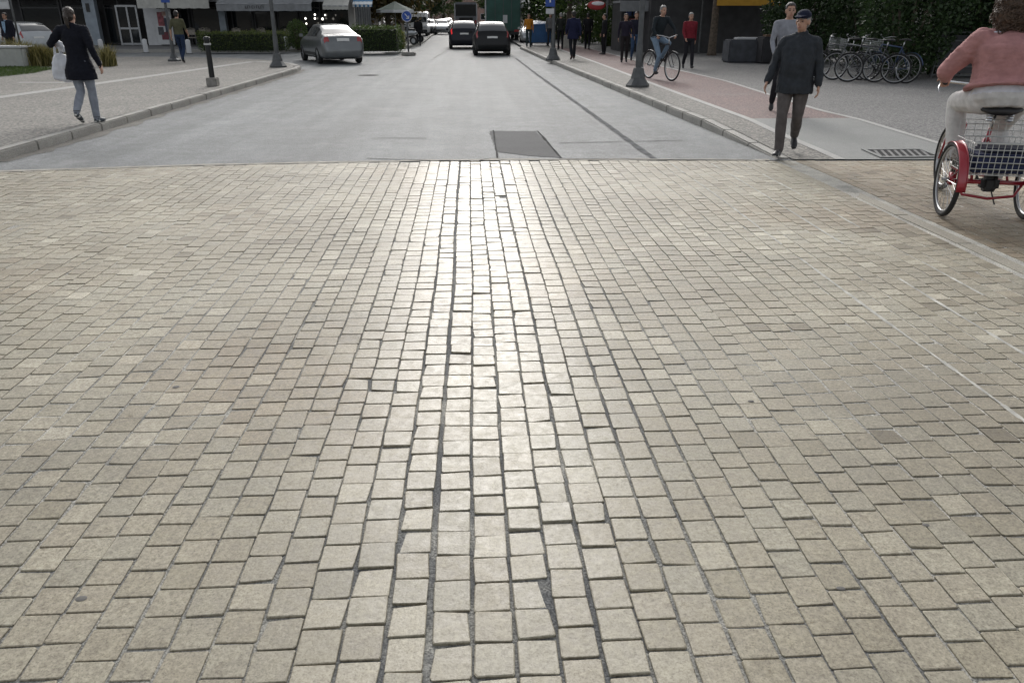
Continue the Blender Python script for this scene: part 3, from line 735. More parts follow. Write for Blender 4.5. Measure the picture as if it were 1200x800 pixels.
def person(label, loc, rz, pose, top, bottom, shoes=None, hair=hair_d, voxel=.016, h=1.75, wide=1.0, sleeves='long', hair_style='short',
           head_turn=0.0, coat=None, cap=None, group=None, face=True, legs_bare=False, skin=None, curl=(.5,.5), palm=(None,None), thick=1.0, sole=None, belly=0.0, legk=1.0, bodyname='body', seated=False):
    t = thing('person', label, 'person', loc, rz, group); s = h/1.75*(K_P if not seated else 1.0); t.scale = (s, s, s)
    sk = skin or SKIN; p = {k: Vector(v) for k, v in pose.items()}; mats = [sk, top, bottom, shoes or shoe_k, sole or shoes or shoe_k]
    W = wide; mb = MB()
    # legs, feet
    for q in 'LR':
        limb(mb, p['hip'+q], p['kn'+q], p['an'+q], [x*legk*(1+.3*(W-1)) for x in (.092, .080, .062, .062, .052)], 2, 2)
        an, to = p['an'+q], p['to'+q]; d = (to-an); d2 = Vector((d.x, d.y, 0)).normalized(); heel = an + Vector((0,0,-.045)) - d2*.035
        fdir = (to-heel).normalized(); up_ = Vector((0,0,1)); sd = fdir.cross(up_).normalized()
        mb.tube([heel - fdir*.015, heel + fdir*.04, heel.lerp(to, .55), to - fdir*.01, to + fdir*.03], [(.030,.036), (.037,.048), (.044,.040), (.044,.028), (.025,.018)], 10, 3, up=sd)
        mb.tube([an + Vector((0,0,.03)), an + Vector((0,0,-.03))], [.046, .044], 10, 3)
        if sole: mb.tube([heel - fdir*.02 + Vector((0,0,-.03)), heel.lerp(to, .5) + Vector((0,0,-.026)), to + fdir*.03 + Vector((0,0,-.016))], [(.038,.012), (.046,.012), (.03,.012)], 8, 4, up=sd)
    # torso
    pel, ch, nk = p['pelvis'], p['chest'], p['neck']; ax = (ch-pel)
    shv = (p['shR']-p['shL']).normalized(); ring = [(-.30,.125,.10,2), (-.12,.172,.122,2), (.0,.176,.125,2), (.14,.168,.118,1), (.4,.152+.01*belly,.108+.05*belly,1), (.7,.166,.12,1), (1.0,.178,.122,1)]
    P = [pel + ax*a for a, *_ in ring] + [ch.lerp(nk, .45), ch.lerp(nk, .8), nk]
    Rd = [(a*W, b*W*thick) for _, a, b, _ in ring] + [(.168*W, .105*thick), (.10, .075), (.058, .06)]
    for i in range(len(P)-1):
        sub = 3; mi = 2 if i < 2 else 1
        mb.tube([P[i].lerp(P[i+1], k/sub) for k in range(sub+1)], [(np.interp(k/sub, [0,1], [Rd[i][0], Rd[i+1][0]]), np.interp(k/sub, [0,1], [Rd[i][1], Rd[i+1][1]])) for k in range(sub+1)], 18, mi, up=shv)
    # arms
    for i, q in enumerate('LR'):
        lo = {'long': 1, 'short': 0, 'none': 0}[sleeves]; up_m = 1 if sleeves != 'none' else 0
        mb.tube([nk.lerp(p['sh'+q], .15) - Vector((0,0,.03)), p['sh'+q]], [.062, .062], 10, 1)
        limb(mb, p['sh'+q], p['el'+q], p['wr'+q], [x*(1+.5*(W-1)) for x in (.062, .052, .043, .041, .029)], up_m, lo)
        hand(mb, p['el'+q], p['wr'+q], -1 if q == 'L' else 1, 0, curl[i], palm[i], 1.05)
    # neck and head
    hd = p['head']; HT = Matrix.Rotation(head_turn, 4, 'Z')
    mb.tube([nk - Vector((0,0,.02)), nk.lerp(hd, .5), hd - Vector((0,0,.03))], [.056, .052, .054], 12, 0)
    def H(x, y, z): return hd + HT @ Vector((x, y, z))
    mb.ell(hd + HT @ Vector((0, -.012, .028)), (.074, .092, .092), 12, 0, HT); mb.ell(H(0, .022, -.045), (.054, .066, .072), 10, 0, HT)
    mb.tube([H(0, .085, .02), H(0, .112, -.022), H(0, .09, -.035)], [.010, .017, .012], 8, 0)
    for sd in (-1, 1): mb.ell(H(sd*.076, -.008, -.008), (.012, .022, .033), 6, 0, HT)
    bd = fuse(bodyname, mb, None, mats, voxel, t); 
    if voxel < .013: smooth_noise(bd, .006, 14)
    # face
    if face:
        ek = mat('eye_dark', (.03, .02, .018), .3, 0, .1, 20)
        for sd in (-1, 1): MB().ell(H(sd*.031, .084, .006), (.014, .007, .007), 6, 0, HT).build('eye', ek, bd, True)
        for sd in (-1, 1): MB().tube([H(sd*.014, .092, .028), H(sd*.032, .090, .033), H(sd*.050, .076, .027)], .0045, 6).build('eyebrow', hair, bd, True)
        MB().tube([H(-.026, .083, -.064), H(0, .092, -.062), H(.026, .083, -.064)], [.004, .007, .004], 6).build('mouth', mat('lip', (.32, .13, .11), .5), bd, True)
    # hair
    hb = MB()
    if hair_style != 'bald':
        hb.ell(H(0, -.022, .050), (.083, .098, .088), 12, 0, HT); hb.ell(H(0, -.055, .0), (.078, .062, .085), 10, 0, HT)
        if hair_style == 'bob': hb.ell(H(0, -.05, -.045), (.088, .07, .09), 10, 0, HT)
        if hair_style == 'pony':
            hb.ell(H(0, -.115, .03), (.03, .03, .03), 8); hb.tube([H(0, -.11, .03), H(.012, -.155, -.02), H(.015, -.15, -.1), H(.02, -.125, -.19)], [.022, .034, .03, .010], 10)
        if hair_style == 'curly':
            hb.ell(H(0, -.03, .05), (.14, .14, .12), 12, 0, HT); hb.ell(H(0, -.055, -.04), (.155, .125, .125), 12, 0, HT); hb.ell(H(0, -.065, -.12), (.135, .09, .07), 12, 0, HT)
        ho = fuse('hair', hb, None, [hair], max(voxel*.7, .008), t, 1)
        for v in ho.data.vertices:
            f = (HT.inverted() @ (v.co - hd))
            if hair_style != 'curly':
                v.co += v.normal*.006*noise.noise(v.co*45)
                if f.y > .03 and f.z < .075: v.co -= HT @ Vector((0, (f.y-.03)*1.1, -.02))
            else: v.co += v.normal*(.016*noise.noise(v.co*26) + .008*noise.noise(v.co*70))
        if hair_style == 'curly':
            r = random.Random(3); cu = MB(); vl = list(ho.data.vertices)
            for k in range(420):
                v = r.choice(vl); b = v.co; n_ = v.normal
                if (HT.inverted() @ (b-hd)).y > .06: continue
                ta = n_.orthogonal().normalized(); tb = n_.cross(ta); rr = r.uniform(.008, .017); ph = r.uniform(0, 6)
                cu.tube([b + n_*(.004+.0035*j) + (ta*math.cos(ph+j*1.0) + tb*math.sin(ph+j*1.0))*rr - Vector((0,0,.004*j)) for j in range(7)], [.0045]*6+[.002], 5)
            cu.build('curls', hair, ho, True)
    if coat:
        cb = MB(); k = coat
        Pc = [pel + ax*a for a in ((k['hem'], k['hem']*.5, 0, .25, .5, .75, 1.0) if k['hem'] < 0 else (k['hem'], k['hem']+.04, k['hem']+.1, k['hem']+.18, .65, .82, 1.0))] + [ch.lerp(nk, .45), ch.lerp(nk, .85)]
        hw = k.get('hemw', 1.15); B = k.get('belly', 0)
        Rc = [(.19*W*hw, .15*W*thick*hw), (.19*W*hw, .148*W*thick*hw), (.192*W, .142*W*thick), (.182*W, (.135+.03*B)*W*thick), (.178*W, (.132+.045*B)*W*thick), (.188*W, (.138+.02*B)*W*thick), (.196*W, .136*W*thick), (.178*W, .118*thick), (.088, .082)]
        for i in range(len(Pc)-1):
            cb.tube([Pc[i].lerp(Pc[i+1], q/3) for q in range(4)], [(np.interp(q/3, [0,1], [Rc[i][0], Rc[i+1][0]]), np.interp(q/3, [0,1], [Rc[i][1], Rc[i+1][1]])) for q in range(4)], 20, 0, up=shv)
        if k.get('collar', True): cb.tube([nk - Vector((0,.01,.03)), nk + Vector((0,.0,.03))], [.08, .072], 14, 0)
        for q in 'LR':
            e, wv = p['el'+q], p['wr'+q]; wv2 = e.lerp(wv, k.get('cuff', .93)); rs = [x*k.get('arm', 1.0) for x in (.078, .070, .060, .058, .046)]
            cb.tube([nk.lerp(p['sh'+q], .1) - Vector((0,0,.035)), p['sh'+q] - Vector((0,0,.012))], [.07, .074], 10, 0)
            limb(cb, p['sh'+q] - Vector((0,0,.01)), e, wv2, rs, 0, 0)
        co = fuse(k['name'], cb, None, [k['mat']], voxel, t, 3)
        smooth_noise(co, k.get('fold', .012), 8, (1.2, 1.2, .7)); smooth_noise(co, k.get('fold', .012)*.5, 20, k.get('fs', (1, 1, 1.8)))
    if cap:
        cb = MB(); cb.ell(H(0, -.012, .072), (.088, .103, .072), 12, 0, HT)
        cb.tube([H(0, .06, .068), H(0, .12, .062), H(0, .165, .048)], [(.072, .010), (.070, .009), (.045, .006)], 14, 0, up=HT @ Vector((1,0,0)))
        fuse('cap', cb, None, [cap], .009, t, 1)
    return t

# ---- road vehicles
rubber = mat('rubber', (.018, .018, .019), .8, 0, .2, 20, .2); alloy = mat('alloy', (.42, .43, .44), .32, .9, .1, 10); dark_pl = mat('dark_plastic', (.02, .02, .021), .6, 0, .2, 20)
red_lens = mat('red_lens', (.30, .012, .012), .15, 0, .1, 10, spec=.8, coat=.5); clear_lens = mat('clear_lens', (.55, .57, .58), .12, 0, .1, 10, spec=.9, coat=.5)
plate_m = mat('number_plate', (.62, .62, .6), .45, 0, .05, 10); orange_lens = mat('orange_lens', (.5, .14, .02), .2, 0, .1, 10)
brake_on = mat('red_lamp_lit', (.4, .01, .01), .3, 0, .1, 10, emit=(1, .02, .02, .35))
def cr(tab, y, k):
    return float(np.interp(y, [r[0] for r in tab], [r[k] for r in tab]))
def catmull(P, s):
    i = min(int(s), len(P)-2); t = s - i; p1, p2 = P[i], P[i+1]; p0 = P[i-1] if i > 0 else 2*p1-p2; p3 = P[i+2] if i+2 < len(P) else 2*p2-p1
    a = (p2-p0)*.35; b = (p3-p1)*.35
    return p1*(2*t**3-3*t**2+1) + a*(t**3-2*t**2+t) + p2*(-2*t**3+3*t**2) + b*(t**3-t**2)
SEDAN = dict(L=4.5, W=.875, tab=[  # y, half width, bottom, belt, roof, roof half width fraction
    (0,.74,.30,.50,.53,.86), (.03,.82,.26,.62,.66,.86), (.08,.87,.24,.78,.86,.87), (.14,.90,.22,.88,1.00,.86), (.24,.94,.21,.93,1.055,.84), (.52,.975,.20,.955,1.075,.80), (.95,.99,.20,.965,1.275,.68),
    (1.35,1,.20,.96,1.405,.655), (1.9,1,.20,.95,1.44,.66), (2.5,1,.20,.94,1.425,.66), (2.85,1,.20,.93,1.33,.67), (3.3,.99,.20,.91,1.03,.76), (3.6,.98,.20,.87,.955,.84), (4.05,.94,.21,.79,.87,.86), (4.32,.86,.22,.68,.76,.86), (4.45,.76,.25,.56,.62,.84), (4.5,.66,.30,.46,.50,.84)],
    wheels=(.92, 3.62), wr=.315, rw=(.58,1.28), fw=(2.62,3.22), sw=[(1.12,1.42),(1.48,2.12),(2.2,2.86)], tl=(.075,.145), tls=(4.75,7.0), rws=6.25, hl=(4.2,4.42), plate=.62)
HATCH = dict(L=4.1, W=.87, tab=[
    (0,.78,.30,.50,.52,.88), (.03,.85,.26,.66,.70,.88), (.07,.90,.23,.80,.90,.88), (.12,.93,.21,.92,1.03,.87), (.20,.95,.20,.97,1.14,.80), (.38,.975,.20,.985,1.32,.72), (.58,.99,.20,.985,1.425,.69),
    (1.0,1,.20,.975,1.475,.68), (1.7,1,.20,.96,1.485,.68), (2.2,1,.20,.945,1.455,.68), (2.5,1,.20,.935,1.37,.69), (3.05,.99,.20,.91,1.05,.78), (3.3,.975,.20,.87,.965,.84), (3.7,.94,.21,.79,.88,.86), (3.95,.85,.23,.66,.74,.86), (4.06,.74,.26,.54,.6,.84), (4.1,.64,.31,.46,.5,.84)],
    wheels=(.70, 3.27), wr=.315, rw=(.165,.52), fw=(2.36,2.98), sw=[(.62,1.12),(1.2,1.72),(1.8,2.58)], tl=(.055,.18), hl=(3.78,4.02), plate=.62)
def make_car(name, label, spec, paint, loc, rz, group=None, lit=False, seed=0, roofrack=False, cat='car', hscale=1.0, plate_front=True):
    t = thing(name, label, cat, loc, rz, group); t.scale = (.945,)*3; tab = spec['tab']; W = spec['W']; L = spec['L']
    def S(y, s, side=1):
        w = cr(tab, y, 1)*W; zb = cr(tab, y, 2); be = cr(tab, y, 3)*hscale; ro = cr(tab, y, 4)*hscale; wt = cr(tab, y, 5)*W*min(1, cr(tab, y, 1)+.02)
        zm = zb + (be-zb)*.52
        P = [Vector((0,0,zb)), Vector((.78*w,0,zb)), Vector((.955*w,0,zb+.09)), Vector((w,0,zm)), Vector((.985*w,0,be-.09*(be-zb)/.75)), Vector((.925*w,0,be)),
             Vector((wt,0,ro-.075*min(1,(ro-be)/.3))), Vector((wt*.80,0,ro-.018)), Vector((0,0,ro))]
        q = catmull(P, s); return Vector((q.x*side, y - L*.5, q.z))
    def patch(nm, y0, y1, s0, s1, m, sides=(1,), ny=8, ns=6, off=.006, parent=None, through=False, shear=0):
        for sd in sides:
            mb = MB(); vv = []
            rng_ = np.linspace(s0, s1, ns+1)
            cols = [(s, 1) for s in rng_] + ([(s, -1) for s in reversed(rng_[:-1])] if through else [])
            for i in range(ny+1):
                for s, q in cols:
                    y = y0 + (y1-y0)*i/ny + shear*(s-s0)/(s1-s0 or 1); q_ = q*sd
                    e = .004; c = S(y, s, q_); du = S(min(L, y+e), s, q_) - S(max(0, y-e), s, q_); dv = S(y, min(8, s+.05), q_) - S(y, max(0, s-.05), q_)
                    n_ = du.cross(dv); n_ = n_.normalized() if n_.length > 1e-9 else Vector((0,0,1))
                    ctr = Vector((0, c.y*.8, .6))
                    if n_.dot(c-ctr) < 0: n_ = -n_
                    vv.append(c + n_*off)
            K = len(cols); mb.add(vv, [(i*K+j, i*K+j+1, (i+1)*K+j+1, (i+1)*K+j) for i in range(ny) for j in range(K-1)])
            mb.build(nm, m, parent or t, True)
    ys = []
    for i in range(len(tab)-1):
        n = 5 if tab[i+1][0]-tab[i][0] > .2 else 3
        ys += [tab[i][0] + (tab[i+1][0]-tab[i][0])*k/n for k in range(n)]
    ys.append(L); ss = np.linspace(0, 8, 33); K = 64; mb = MB()
    for y in ys:
        row = [S(y, s) for s in ss] + [S(y, s, -1) for s in reversed(ss[1:-1])]
        mb.v += [tuple(v) for v in row]
    K = len(ss)*2-2
    for i in range(len(ys)-1):
        for k in range(K): mb.f.append((i*K+k, i*K+(k+1) % K, (i+1)*K+(k+1) % K, (i+1)*K+k)); mb.mi.append(0)
    mb.f.append(tuple(range(K))); mb.f.append(tuple((len(ys)-1)*K+k for k in reversed(range(K)))); mb.mi += [0, 0]
    body = mb.build('body', [paint, dark_pl], t)
    cut = MB()
    for wy in spec['wheels']:
        for sd in (-1, 1):
            cut.lathe([(1e-3, -.22), (spec['wr']+.045, -.22), (spec['wr']+.045, .25), (1e-3, .25)], 28, c=(sd*W*.86, wy-L/2, spec['wr']), axis='X')
    co = cut.build('cut', dark_pl); md = body.modifiers.new('b', 'BOOLEAN'); md.operation = 'DIFFERENCE'; md.object = co; md.solver = 'EXACT'
    eval_mods(body); bpy.data.objects.remove(co)
    body.data.polygons.foreach_set('use_smooth', [True]*len(body.data.polygons)); body.data.set_sharp_from_angle(angle=R(38))
    gl = glass_mat('car_glass', (.02,.024,.026), .05, 1.95)
    patch('rear_window', *spec['rw'], spec.get('rws', 6.4), 8, gl, through=True); patch('windscreen', *spec['fw'], 6.45, 8, gl, through=True)
    for i, (a, b) in enumerate(spec['sw']): patch('side_window', a, b, 5.12, 5.9, gl, (1, -1), 6, 4)
    patch('tail_light', *spec['tl'], *spec.get('tls', (4.9, 6.35)), brake_on if lit else red_lens, (1, -1), 6, 5, .008)
    patch('headlight', *spec['hl'], 4.75, 6.3, clear_lens, (1, -1), 6, 5, .008)
    patch('bumper', .0, .07, 1.6, 4.0, dark_pl if seed % 2 else paint, (1, -1), 5, 5, .016)
    # trim: door gaps, handles, lower strip
    for a in (1.16 if spec is HATCH else 1.45, 2.16, 3.0):
        patch('door_gap', a, a+.012, 2.2, 5.05, dark_pl, (1, -1), 1, 10, .003)
    patch('side_strip', 1.2, L-1.3, 2.1, 2.45, dark_pl, (1, -1), 8, 2, .012)
    patch('number_plate', .045 if spec is HATCH else .075, .062 if spec is HATCH else .115, 7.58, 8, plate_m, through=True, ny=2, off=.012)
    MB().box((0, .02-L/2, .42), (1.1, .03, .10)).build('lower_bumper', dark_pl, t)
    MB().box((0, L/2-.015, .44), (.9, .03, .12)).build('grille', dark_pl, t)
    MB().bbox((0, L/2+.008, .55), (.5, .02, .11), .004).build('front_plate', plate_m, t)
    for sd in (-1, 1):
        MB().bbox((sd*(W+.09), spec['fw'][0]+.42-L/2, 1.0*hscale), (.17, .09, .13), .03).build('wing_mirror', paint, t, 40)
    MB().box((0, 0, .24), (W*1.5, L*.84, .12)).build('underside', dark_pl, t)
    r = spec['wr']
    for wy in spec['wheels']:
        for sd in (-1, 1):
            wm = MB().lathe([(r*.62, -.085), (r*.80, -.10), (r*.97, -.085), (r, -.04), (r, .04), (r*.97, .085), (r*.80, .10), (r*.62, .085), (r*.62, -.085)], 28, axis='X').build('wheel', rubber, t, 50)
            wm.location = (sd*(W-.10), wy-L/2, r)
            rm = MB().lathe([(1e-3, .05), (r*.18, .055), (r*.2, .03), (r*.62, .03), (r*.66, .085), (r*.66, -.08), (1e-3, -.08)], 24, axis='X')
            for k in range(6):
                a = k*math.pi/3; rm.box((0,0,0), (.03, r*.45, .05), M=Matrix.Rotation(a, 4, 'X') @ Matrix.Translation((.05, r*.38, 0)))
            rr = rm.build('rim', alloy, wm, 40)
            if sd < 0: rr.rotation_euler = (0, 0, math.pi)
    return t

# ---- bicycles
steel = mat('steel', (.45, .46, .47), .3, .95, .1, 20); chrome = mat('chrome', (.6, .61, .62), .15, 1.0, .05, 20)
def bike_wheel(t, c, r, name='wheel', n_sp=20, tyre_w=.02, hubm=None):
    """wheel in the local YZ plane"""
    N = 40; w = MB().tube([(c[0], c[1]+r*math.cos(2*math.pi*k/N), c[2]+r*math.sin(2*math.pi*k/N)) for k in range(N)], tyre_w, 8, closed=True).build(name, rubber, t, True)
    rr = r - tyre_w*1.15
    MB().tube([(c[0], c[1]+rr*math.cos(2*math.pi*k/N), c[2]+rr*math.sin(2*math.pi*k/N)) for k in range(N)], [(.012, .010)]*N, 6, closed=True).build('rim', alloy, w, True)
    sp = MB()
    for k in range(n_sp):
        a = 2*math.pi*k/n_sp; sd = .022*(1 if k % 2 else -1); b = a + .25*(1 if k % 4 < 2 else -1)
        sp.tube([(c[0]+sd, c[1]+.02*math.cos(b), c[2]+.02*math.sin(b)), (c[0], c[1]+rr*math.cos(a), c[2]+rr*math.sin(a))], .0016, 4)
    sp.build('spokes', steel, w)
    MB().lathe([(1e-3, -.05), (.012, -.05), (.014, -.03), (.03, -.028), (.03, -.02), (.016, -.015), (.016, .015), (.03, .02), (.03, .028), (.014, .03), (.012, .05), (1e-3, .05)], 14, c=c, axis='X').build('hub', hubm or steel, w, 40)
    return w
def make_bike(label, loc, rz, frame_m, group=None, lean=0.0, name='bicycle', basket=False):
    t = thing(name, label, 'bicycle', loc, rz, group); t.rotation_euler = (0, lean, rz); r = .34
    bike_wheel(t, (0, -.52, r), r-.018, n_sp=18); bike_wheel(t, (0, .53, r), r-.018, n_sp=18)
    f = MB(); bb, st, ht, hb_ = (0, -.10, .29), (0, -.24, .80), (0, .32, .86), (0, .36, .74)
    for a, b in ((bb, st), (bb, hb_), (st, ht), (ht, hb_)): f.tube([a, b], .016, 8)
    for sx in (-1, 1): f.tube([(sx*.02, bb[1], bb[2]), (sx*.06, -.52, r)], .009, 6); f.tube([(sx*.02, st[1], st[2]-.03), (sx*.06, -.52, r)], .008, 6); f.tube([(sx*.03, hb_[1], hb_[2]-.04), (sx*.05, .42, .5), (sx*.05, .53, r)], .010, 6)
    f.build('frame', frame_m, t, True)
    sd_ = MB().tube([(0, -.24, .78), (0, -.27, .95)], .013, 8); sd_.build('seat_post', steel, t, True)
    MB().tube([(0, -.41, .965), (0, -.36, .98), (0, -.25, .98), (0, -.12, .97)], [(.05, .02), (.085, .028), (.05, .022), (.018, .015)], 10, up=(1,0,0)).build('saddle', dark_pl, t, True)
    MB().tube([(0, .32, .86), (0, .30, 1.0)], .013, 8).tube([(-.30, .20, 1.06), (-.20, .28, 1.05), (0, .31, 1.0), (.20, .28, 1.05), (.30, .20, 1.06)], .011, 8).build('handlebar', steel, t, True)
    cr_ = MB().lathe([(.07, -.006), (.085, -.006), (.085, .006), (.07, .006), (.07, -.006)], 20, c=(.04, bb[1], bb[2]), axis='X').tube([(.055, bb[1], bb[2]), (.06, bb[1]+.05, bb[2]-.15)], .010, 6).tube([(-.055, bb[1], bb[2]), (-.06, bb[1]-.05, bb[2]+.15)], .010, 6)
    cr_.box((.11, bb[1]+.05, bb[2]-.15), (.09, .08, .02)).box((-.11, bb[1]-.05, bb[2]+.15), (.09, .08, .02)); cr_.build('crankset', dark_pl, t)
    for yc in (-.52, .53):
        MB().tube([(0, yc+(r+.02)*math.cos(a), r+(r+.02)*math.sin(a)) for a in np.linspace(.35 if yc < 0 else .9, 2.9, 12)], [(.026, .004)]*12, 6, up=(1,0,0)).build('mudguard', frame_m, t, True)
    if basket:
        b = MB()
        for z in np.linspace(.72, .98, 6): b.tube([(-.17, .42, z), (.17, .42, z), (.17, .70, z), (-.17, .70, z)], .003, 4, closed=True)
        for x in np.linspace(-.17, .17, 9): b.tube([(x, .42, .98), (x, .42, .72), (x, .70, .72), (x, .70, .98)], .003, 4)
        b.build('basket', steel, t)
    return t

# ---- street furniture
grey_paint = mat('grey_paint', (.085, .09, .092), .5, .3, .2, 8, .1, dirt=.3); blue_sign = mat('sign_blue', (.012, .06, .30), .4, 0, .08, 5); white_sign = mat('sign_white', (.72, .73, .74), .45, 0, .06, 6, dirt=.15)
def lamp_post(label, loc, h=5.5, br=.27, bh=.42, pr=.055):
    t = thing('lamp_post', label, 'lamp post', loc, 0, 'lamp posts beside the kerbs')
    MB().lathe([(1e-3, -.02), (br, -.02), (br, .05), (br*.93, .07), (br*.62, bh*.45), (pr*1.9, bh), (pr*1.7, bh+.02), (1e-3, bh+.02)], 8).build('base', grey_paint, t)
    MB().lathe([(pr*1.25, bh), (pr*1.25, bh+.5), (pr, bh+.55), (pr*.8, h), (1e-3, h)], 14).build('pole', grey_paint, t, 40)
    MB().tube([(0, 0, h-.1), (.2, 0, h+.25), (.7, 0, h+.32)], [.035, .03, .025], 8).build('arm', grey_paint, t, True)
    MB().tube([(.55, 0, h+.32), (.75, 0, h+.34), (1.1, 0, h+.30)], [(.05, .03), (.13, .06), (.08, .03)], 10, up=(0,1,0)).build('lamp_head', grey_paint, t, True)
    return t

# ================================================================ BUILDINGS
glass_d = glass_mat(); wall_l = mat('wall_render', (.33, .32, .30), .85, 0, .12, 2.5, .2, 40, dirt=.3); wall_d = mat('wall_dark', (.045, .045, .047), .8, 0, .2, 3)
panel_w = mat('panel_white', (.50, .51, .52), .6, 0, .08, 4, dirt=.25); alu = mat('aluminium', (.33, .34, .35), .4, .7, .1, 6); fabric_g = mat('awning_grey', (.22, .23, .24), .85, 0, .12, 5, .1, dirt=.3)
fabric_w = mat('awning_pale', (.42, .42, .39), .85, 0, .1, 4, .1, dirt=.25); wood = mat('brown_wood', (.12, .07, .04), .6, 0, .3, 9)
warm_in = mat('interior', (.05, .042, .035), .8, 0, .4, 1.5)
FY = 46.6
def fx(px, Y=FY): return AT(px, 20, Y).x
def fz(py, Y=FY): return CAM_H + (20-py)*Y*.921/F_PX*1.0
B = thing('shop_building', 'grey four storey block over dark shopfronts with awnings', 'building', (0, 0, 0))
xa, xb = -42.0, fx(413)
MB().box(((xa+xb)/2, FY+7.4, 7.9), (xb-xa, 12, 9.6)).build('upper_wall', wall_l, B)
MB().box(((xa+xb)/2, FY+6.5, 1.62), (xb-xa-.6, 9, 3.0)).build('shop_interior', wall_d, B)
MB().box(((xa+xb)/2, FY+.6, 3.02), (xb-xa+.2, 2.4, .14)).build('canopy_slab', wall_l, B)
MB().box((fx(330), FY-.62, fz(1.5)), (fx(415)-fx(245), .12, .28)).build('fascia_beam', alu, B)
def pane(name, px0, px1, py0, py1, m, dy=0.0, th=.06, par=B):
    x0, x1 = fx(px0), fx(px1); z0, z1 = max(.14, fz(py1)), fz(py0)
    return MB().box(((x0+x1)/2, FY+dy, (z0+z1)/2), (x1-x0, th, z1-z0)).build(name, m, par)
# glass shopfronts with frames
for a, b in ((12,60),(62,96),(112,131),(158,167),(202,214),(216,252),(264,290),(291,318),(319,345),(346,372),(374,412)):
    w_ = pane('shop_window', a+.6, b-.6, 8, 53, glass_d, 1.2, .02)
    x0, x1 = fx(a), fx(b)
    fr = MB()
    for x in (x0+.04, x1-.04): fr.box((x, FY+1.16, 1.35), (.07, .08, 2.5))
    for z in (.2, 2.05, 2.62): fr.box(((x0+x1)/2, FY+1.16, z), (x1-x0-.1, .07, .07))
    fr.build('window_frame', mat('frame_dark', (.05, .05, .052), .5, .4, .15, 8), w_)
# glazed door
d_ = MB(); x0, x1 = fx(133.5), fx(157); xm = fx(146)
MB().box(((x0+x1)/2, FY+.5, 1.1), (x1-x0-.1, .03, 1.95)).build('glazed_door', glass_d, B)
for x in (x0, xm, x1): d_.box((x, FY+.46, 1.15), (.09, .08, 2.05))
for z in (.2, 1.0, 2.14): d_.box(((x0+x1)/2, FY+.46, z), (x1-x0-.1, .075, .10))
d_.build('door_frame', alu, B)
# columns, poster wall, pictures
col_m = mat('column_blue_grey', (.26, .30, .34), .7, 0, .1, 4, dirt=.25)
for a, b, m in ((98,112,col_m), (168,184,panel_w), (255.5,263,col_m), (408,415,wall_l)): pane('column', a, b, -6, 54, m, .3, .4)
pic = thing('poster_board', 'colourful poster board standing between two shop windows', 'poster', (fx(192), FY-.15, .13))
MB().box((0, 0, .95), (.9, .06, 1.8)).build('board', panel_w, pic)
for i, (x, z, wx, wz, c) in enumerate(((-.12,1.35,.34,.7,(.22,.05,.06)), (.2,1.0,.3,.8,(.03,.04,.07)), (.05,.5,.5,.4,(.12,.02,.03)), (-.2,.75,.3,.4,(.05,.05,.06)), (.1,1.62,.24,.22,(.35,.22,.18)))):
    MB().box((x, -.034-.004*i, z), (wx, .006, wz)).build('printed_panel', mat('print%d' % i, c, .5, 0, .5, 6), pic)
pane('wall_sign', 102, 106, 6, 15, mat('sign_black', (.02, .02, .02), .5), .08, .03)
# awnings over the pavement
def awning(label, px0, px1, pyb, Y, m, drop=.35, depth=1.6, rise=.55):
    x0, x1 = fx(px0, Y), fx(px1, Y); zb = CAM_H + (20-pyb)*(Y*.921)/F_PX
    t = thing('shop_awning', label, 'awning', ((x0+x1)/2, Y, zb)); w_ = x1-x0
    n = 14; mb = MB(); vv = []
    for i in range(n+1):
        x = -w_/2 + w_*i/n; s = .015*math.sin(i*2.1); vv += [(x, .0+s, .0+.012*math.sin(i*3.3)), (x, s, drop), (x, depth, drop+rise)]
    f = []
    for i in range(n): f += [(3*i, 3*i+3, 3*i+4, 3*i+1), (3*i+1, 3*i+4, 3*i+5, 3*i+2)]
    mb.add(vv, f); mb.build('fabric', m, t, fixn=False)
    MB().tube([(-w_/2, .02, drop-.02), (w_/2, .02, drop-.02)], .03, 8).build('front_rail', alu, t)
    for x in (-w_/2+.2, w_/2-.2): MB().tube([(x, .03, drop-.03), (x, depth*.6, drop+.1), (x, depth, drop+rise*.6)], .022, 6).build('folding_arm', alu, t)
    return t
aw1 = awning('pale canvas awning above the poster board and display window', 163, 247, 11.2, 44.9, fabric_w, .66)
# white letters along the upper edge of the valance
for i, (px, ww) in enumerate(((208,3),(212,3),(216,3),(220.5,3),(229,3),(233,3),(236.5,2.4))):
    x = fx(px, 44.9) - aw1.location.x
    MB().box((x, -.035, .60), (ww/21.5*.8, .01, .05)).box((x-ww/21.5*.34, -.035, .70), (.035, .01, .2)).box((x+ww/21.5*.34, -.035, .70), (.035, .01, .2)).build('letter', white_sign, aw1)
aw2 = awning('long grey awning with dark lettering above the hedge', 255, 366, 14.0, 44.4, fabric_g, .36)
for i in range(9):
    x = fx(289+i*2.6, 44.4) - aw2.location.x
    m_ = MB().box((x, -.03, .19), (.03, .01, .14))
    if i % 2: m_.box((x+.045, -.03, .25), (.06, .01, .025))
    if i % 3 == 0: m_.box((x+.045, -.03, .13), (.06, .01, .025))
    m_.build('letter', wall_d, aw2)
aw3 = awning('short pale awning with sagging canvas by the corner of the block', 379, 409, 12.5, 44.8, fabric_w, .2, rise=.7)
aw4 = awning('blue and white striped awning at the street corner', 414, 437, 9.5, 46.0, stripe_mat('stripes', (.62,.66,.68), (.05,.16,.30), .5, 1), .12, 2.6, 1.5)
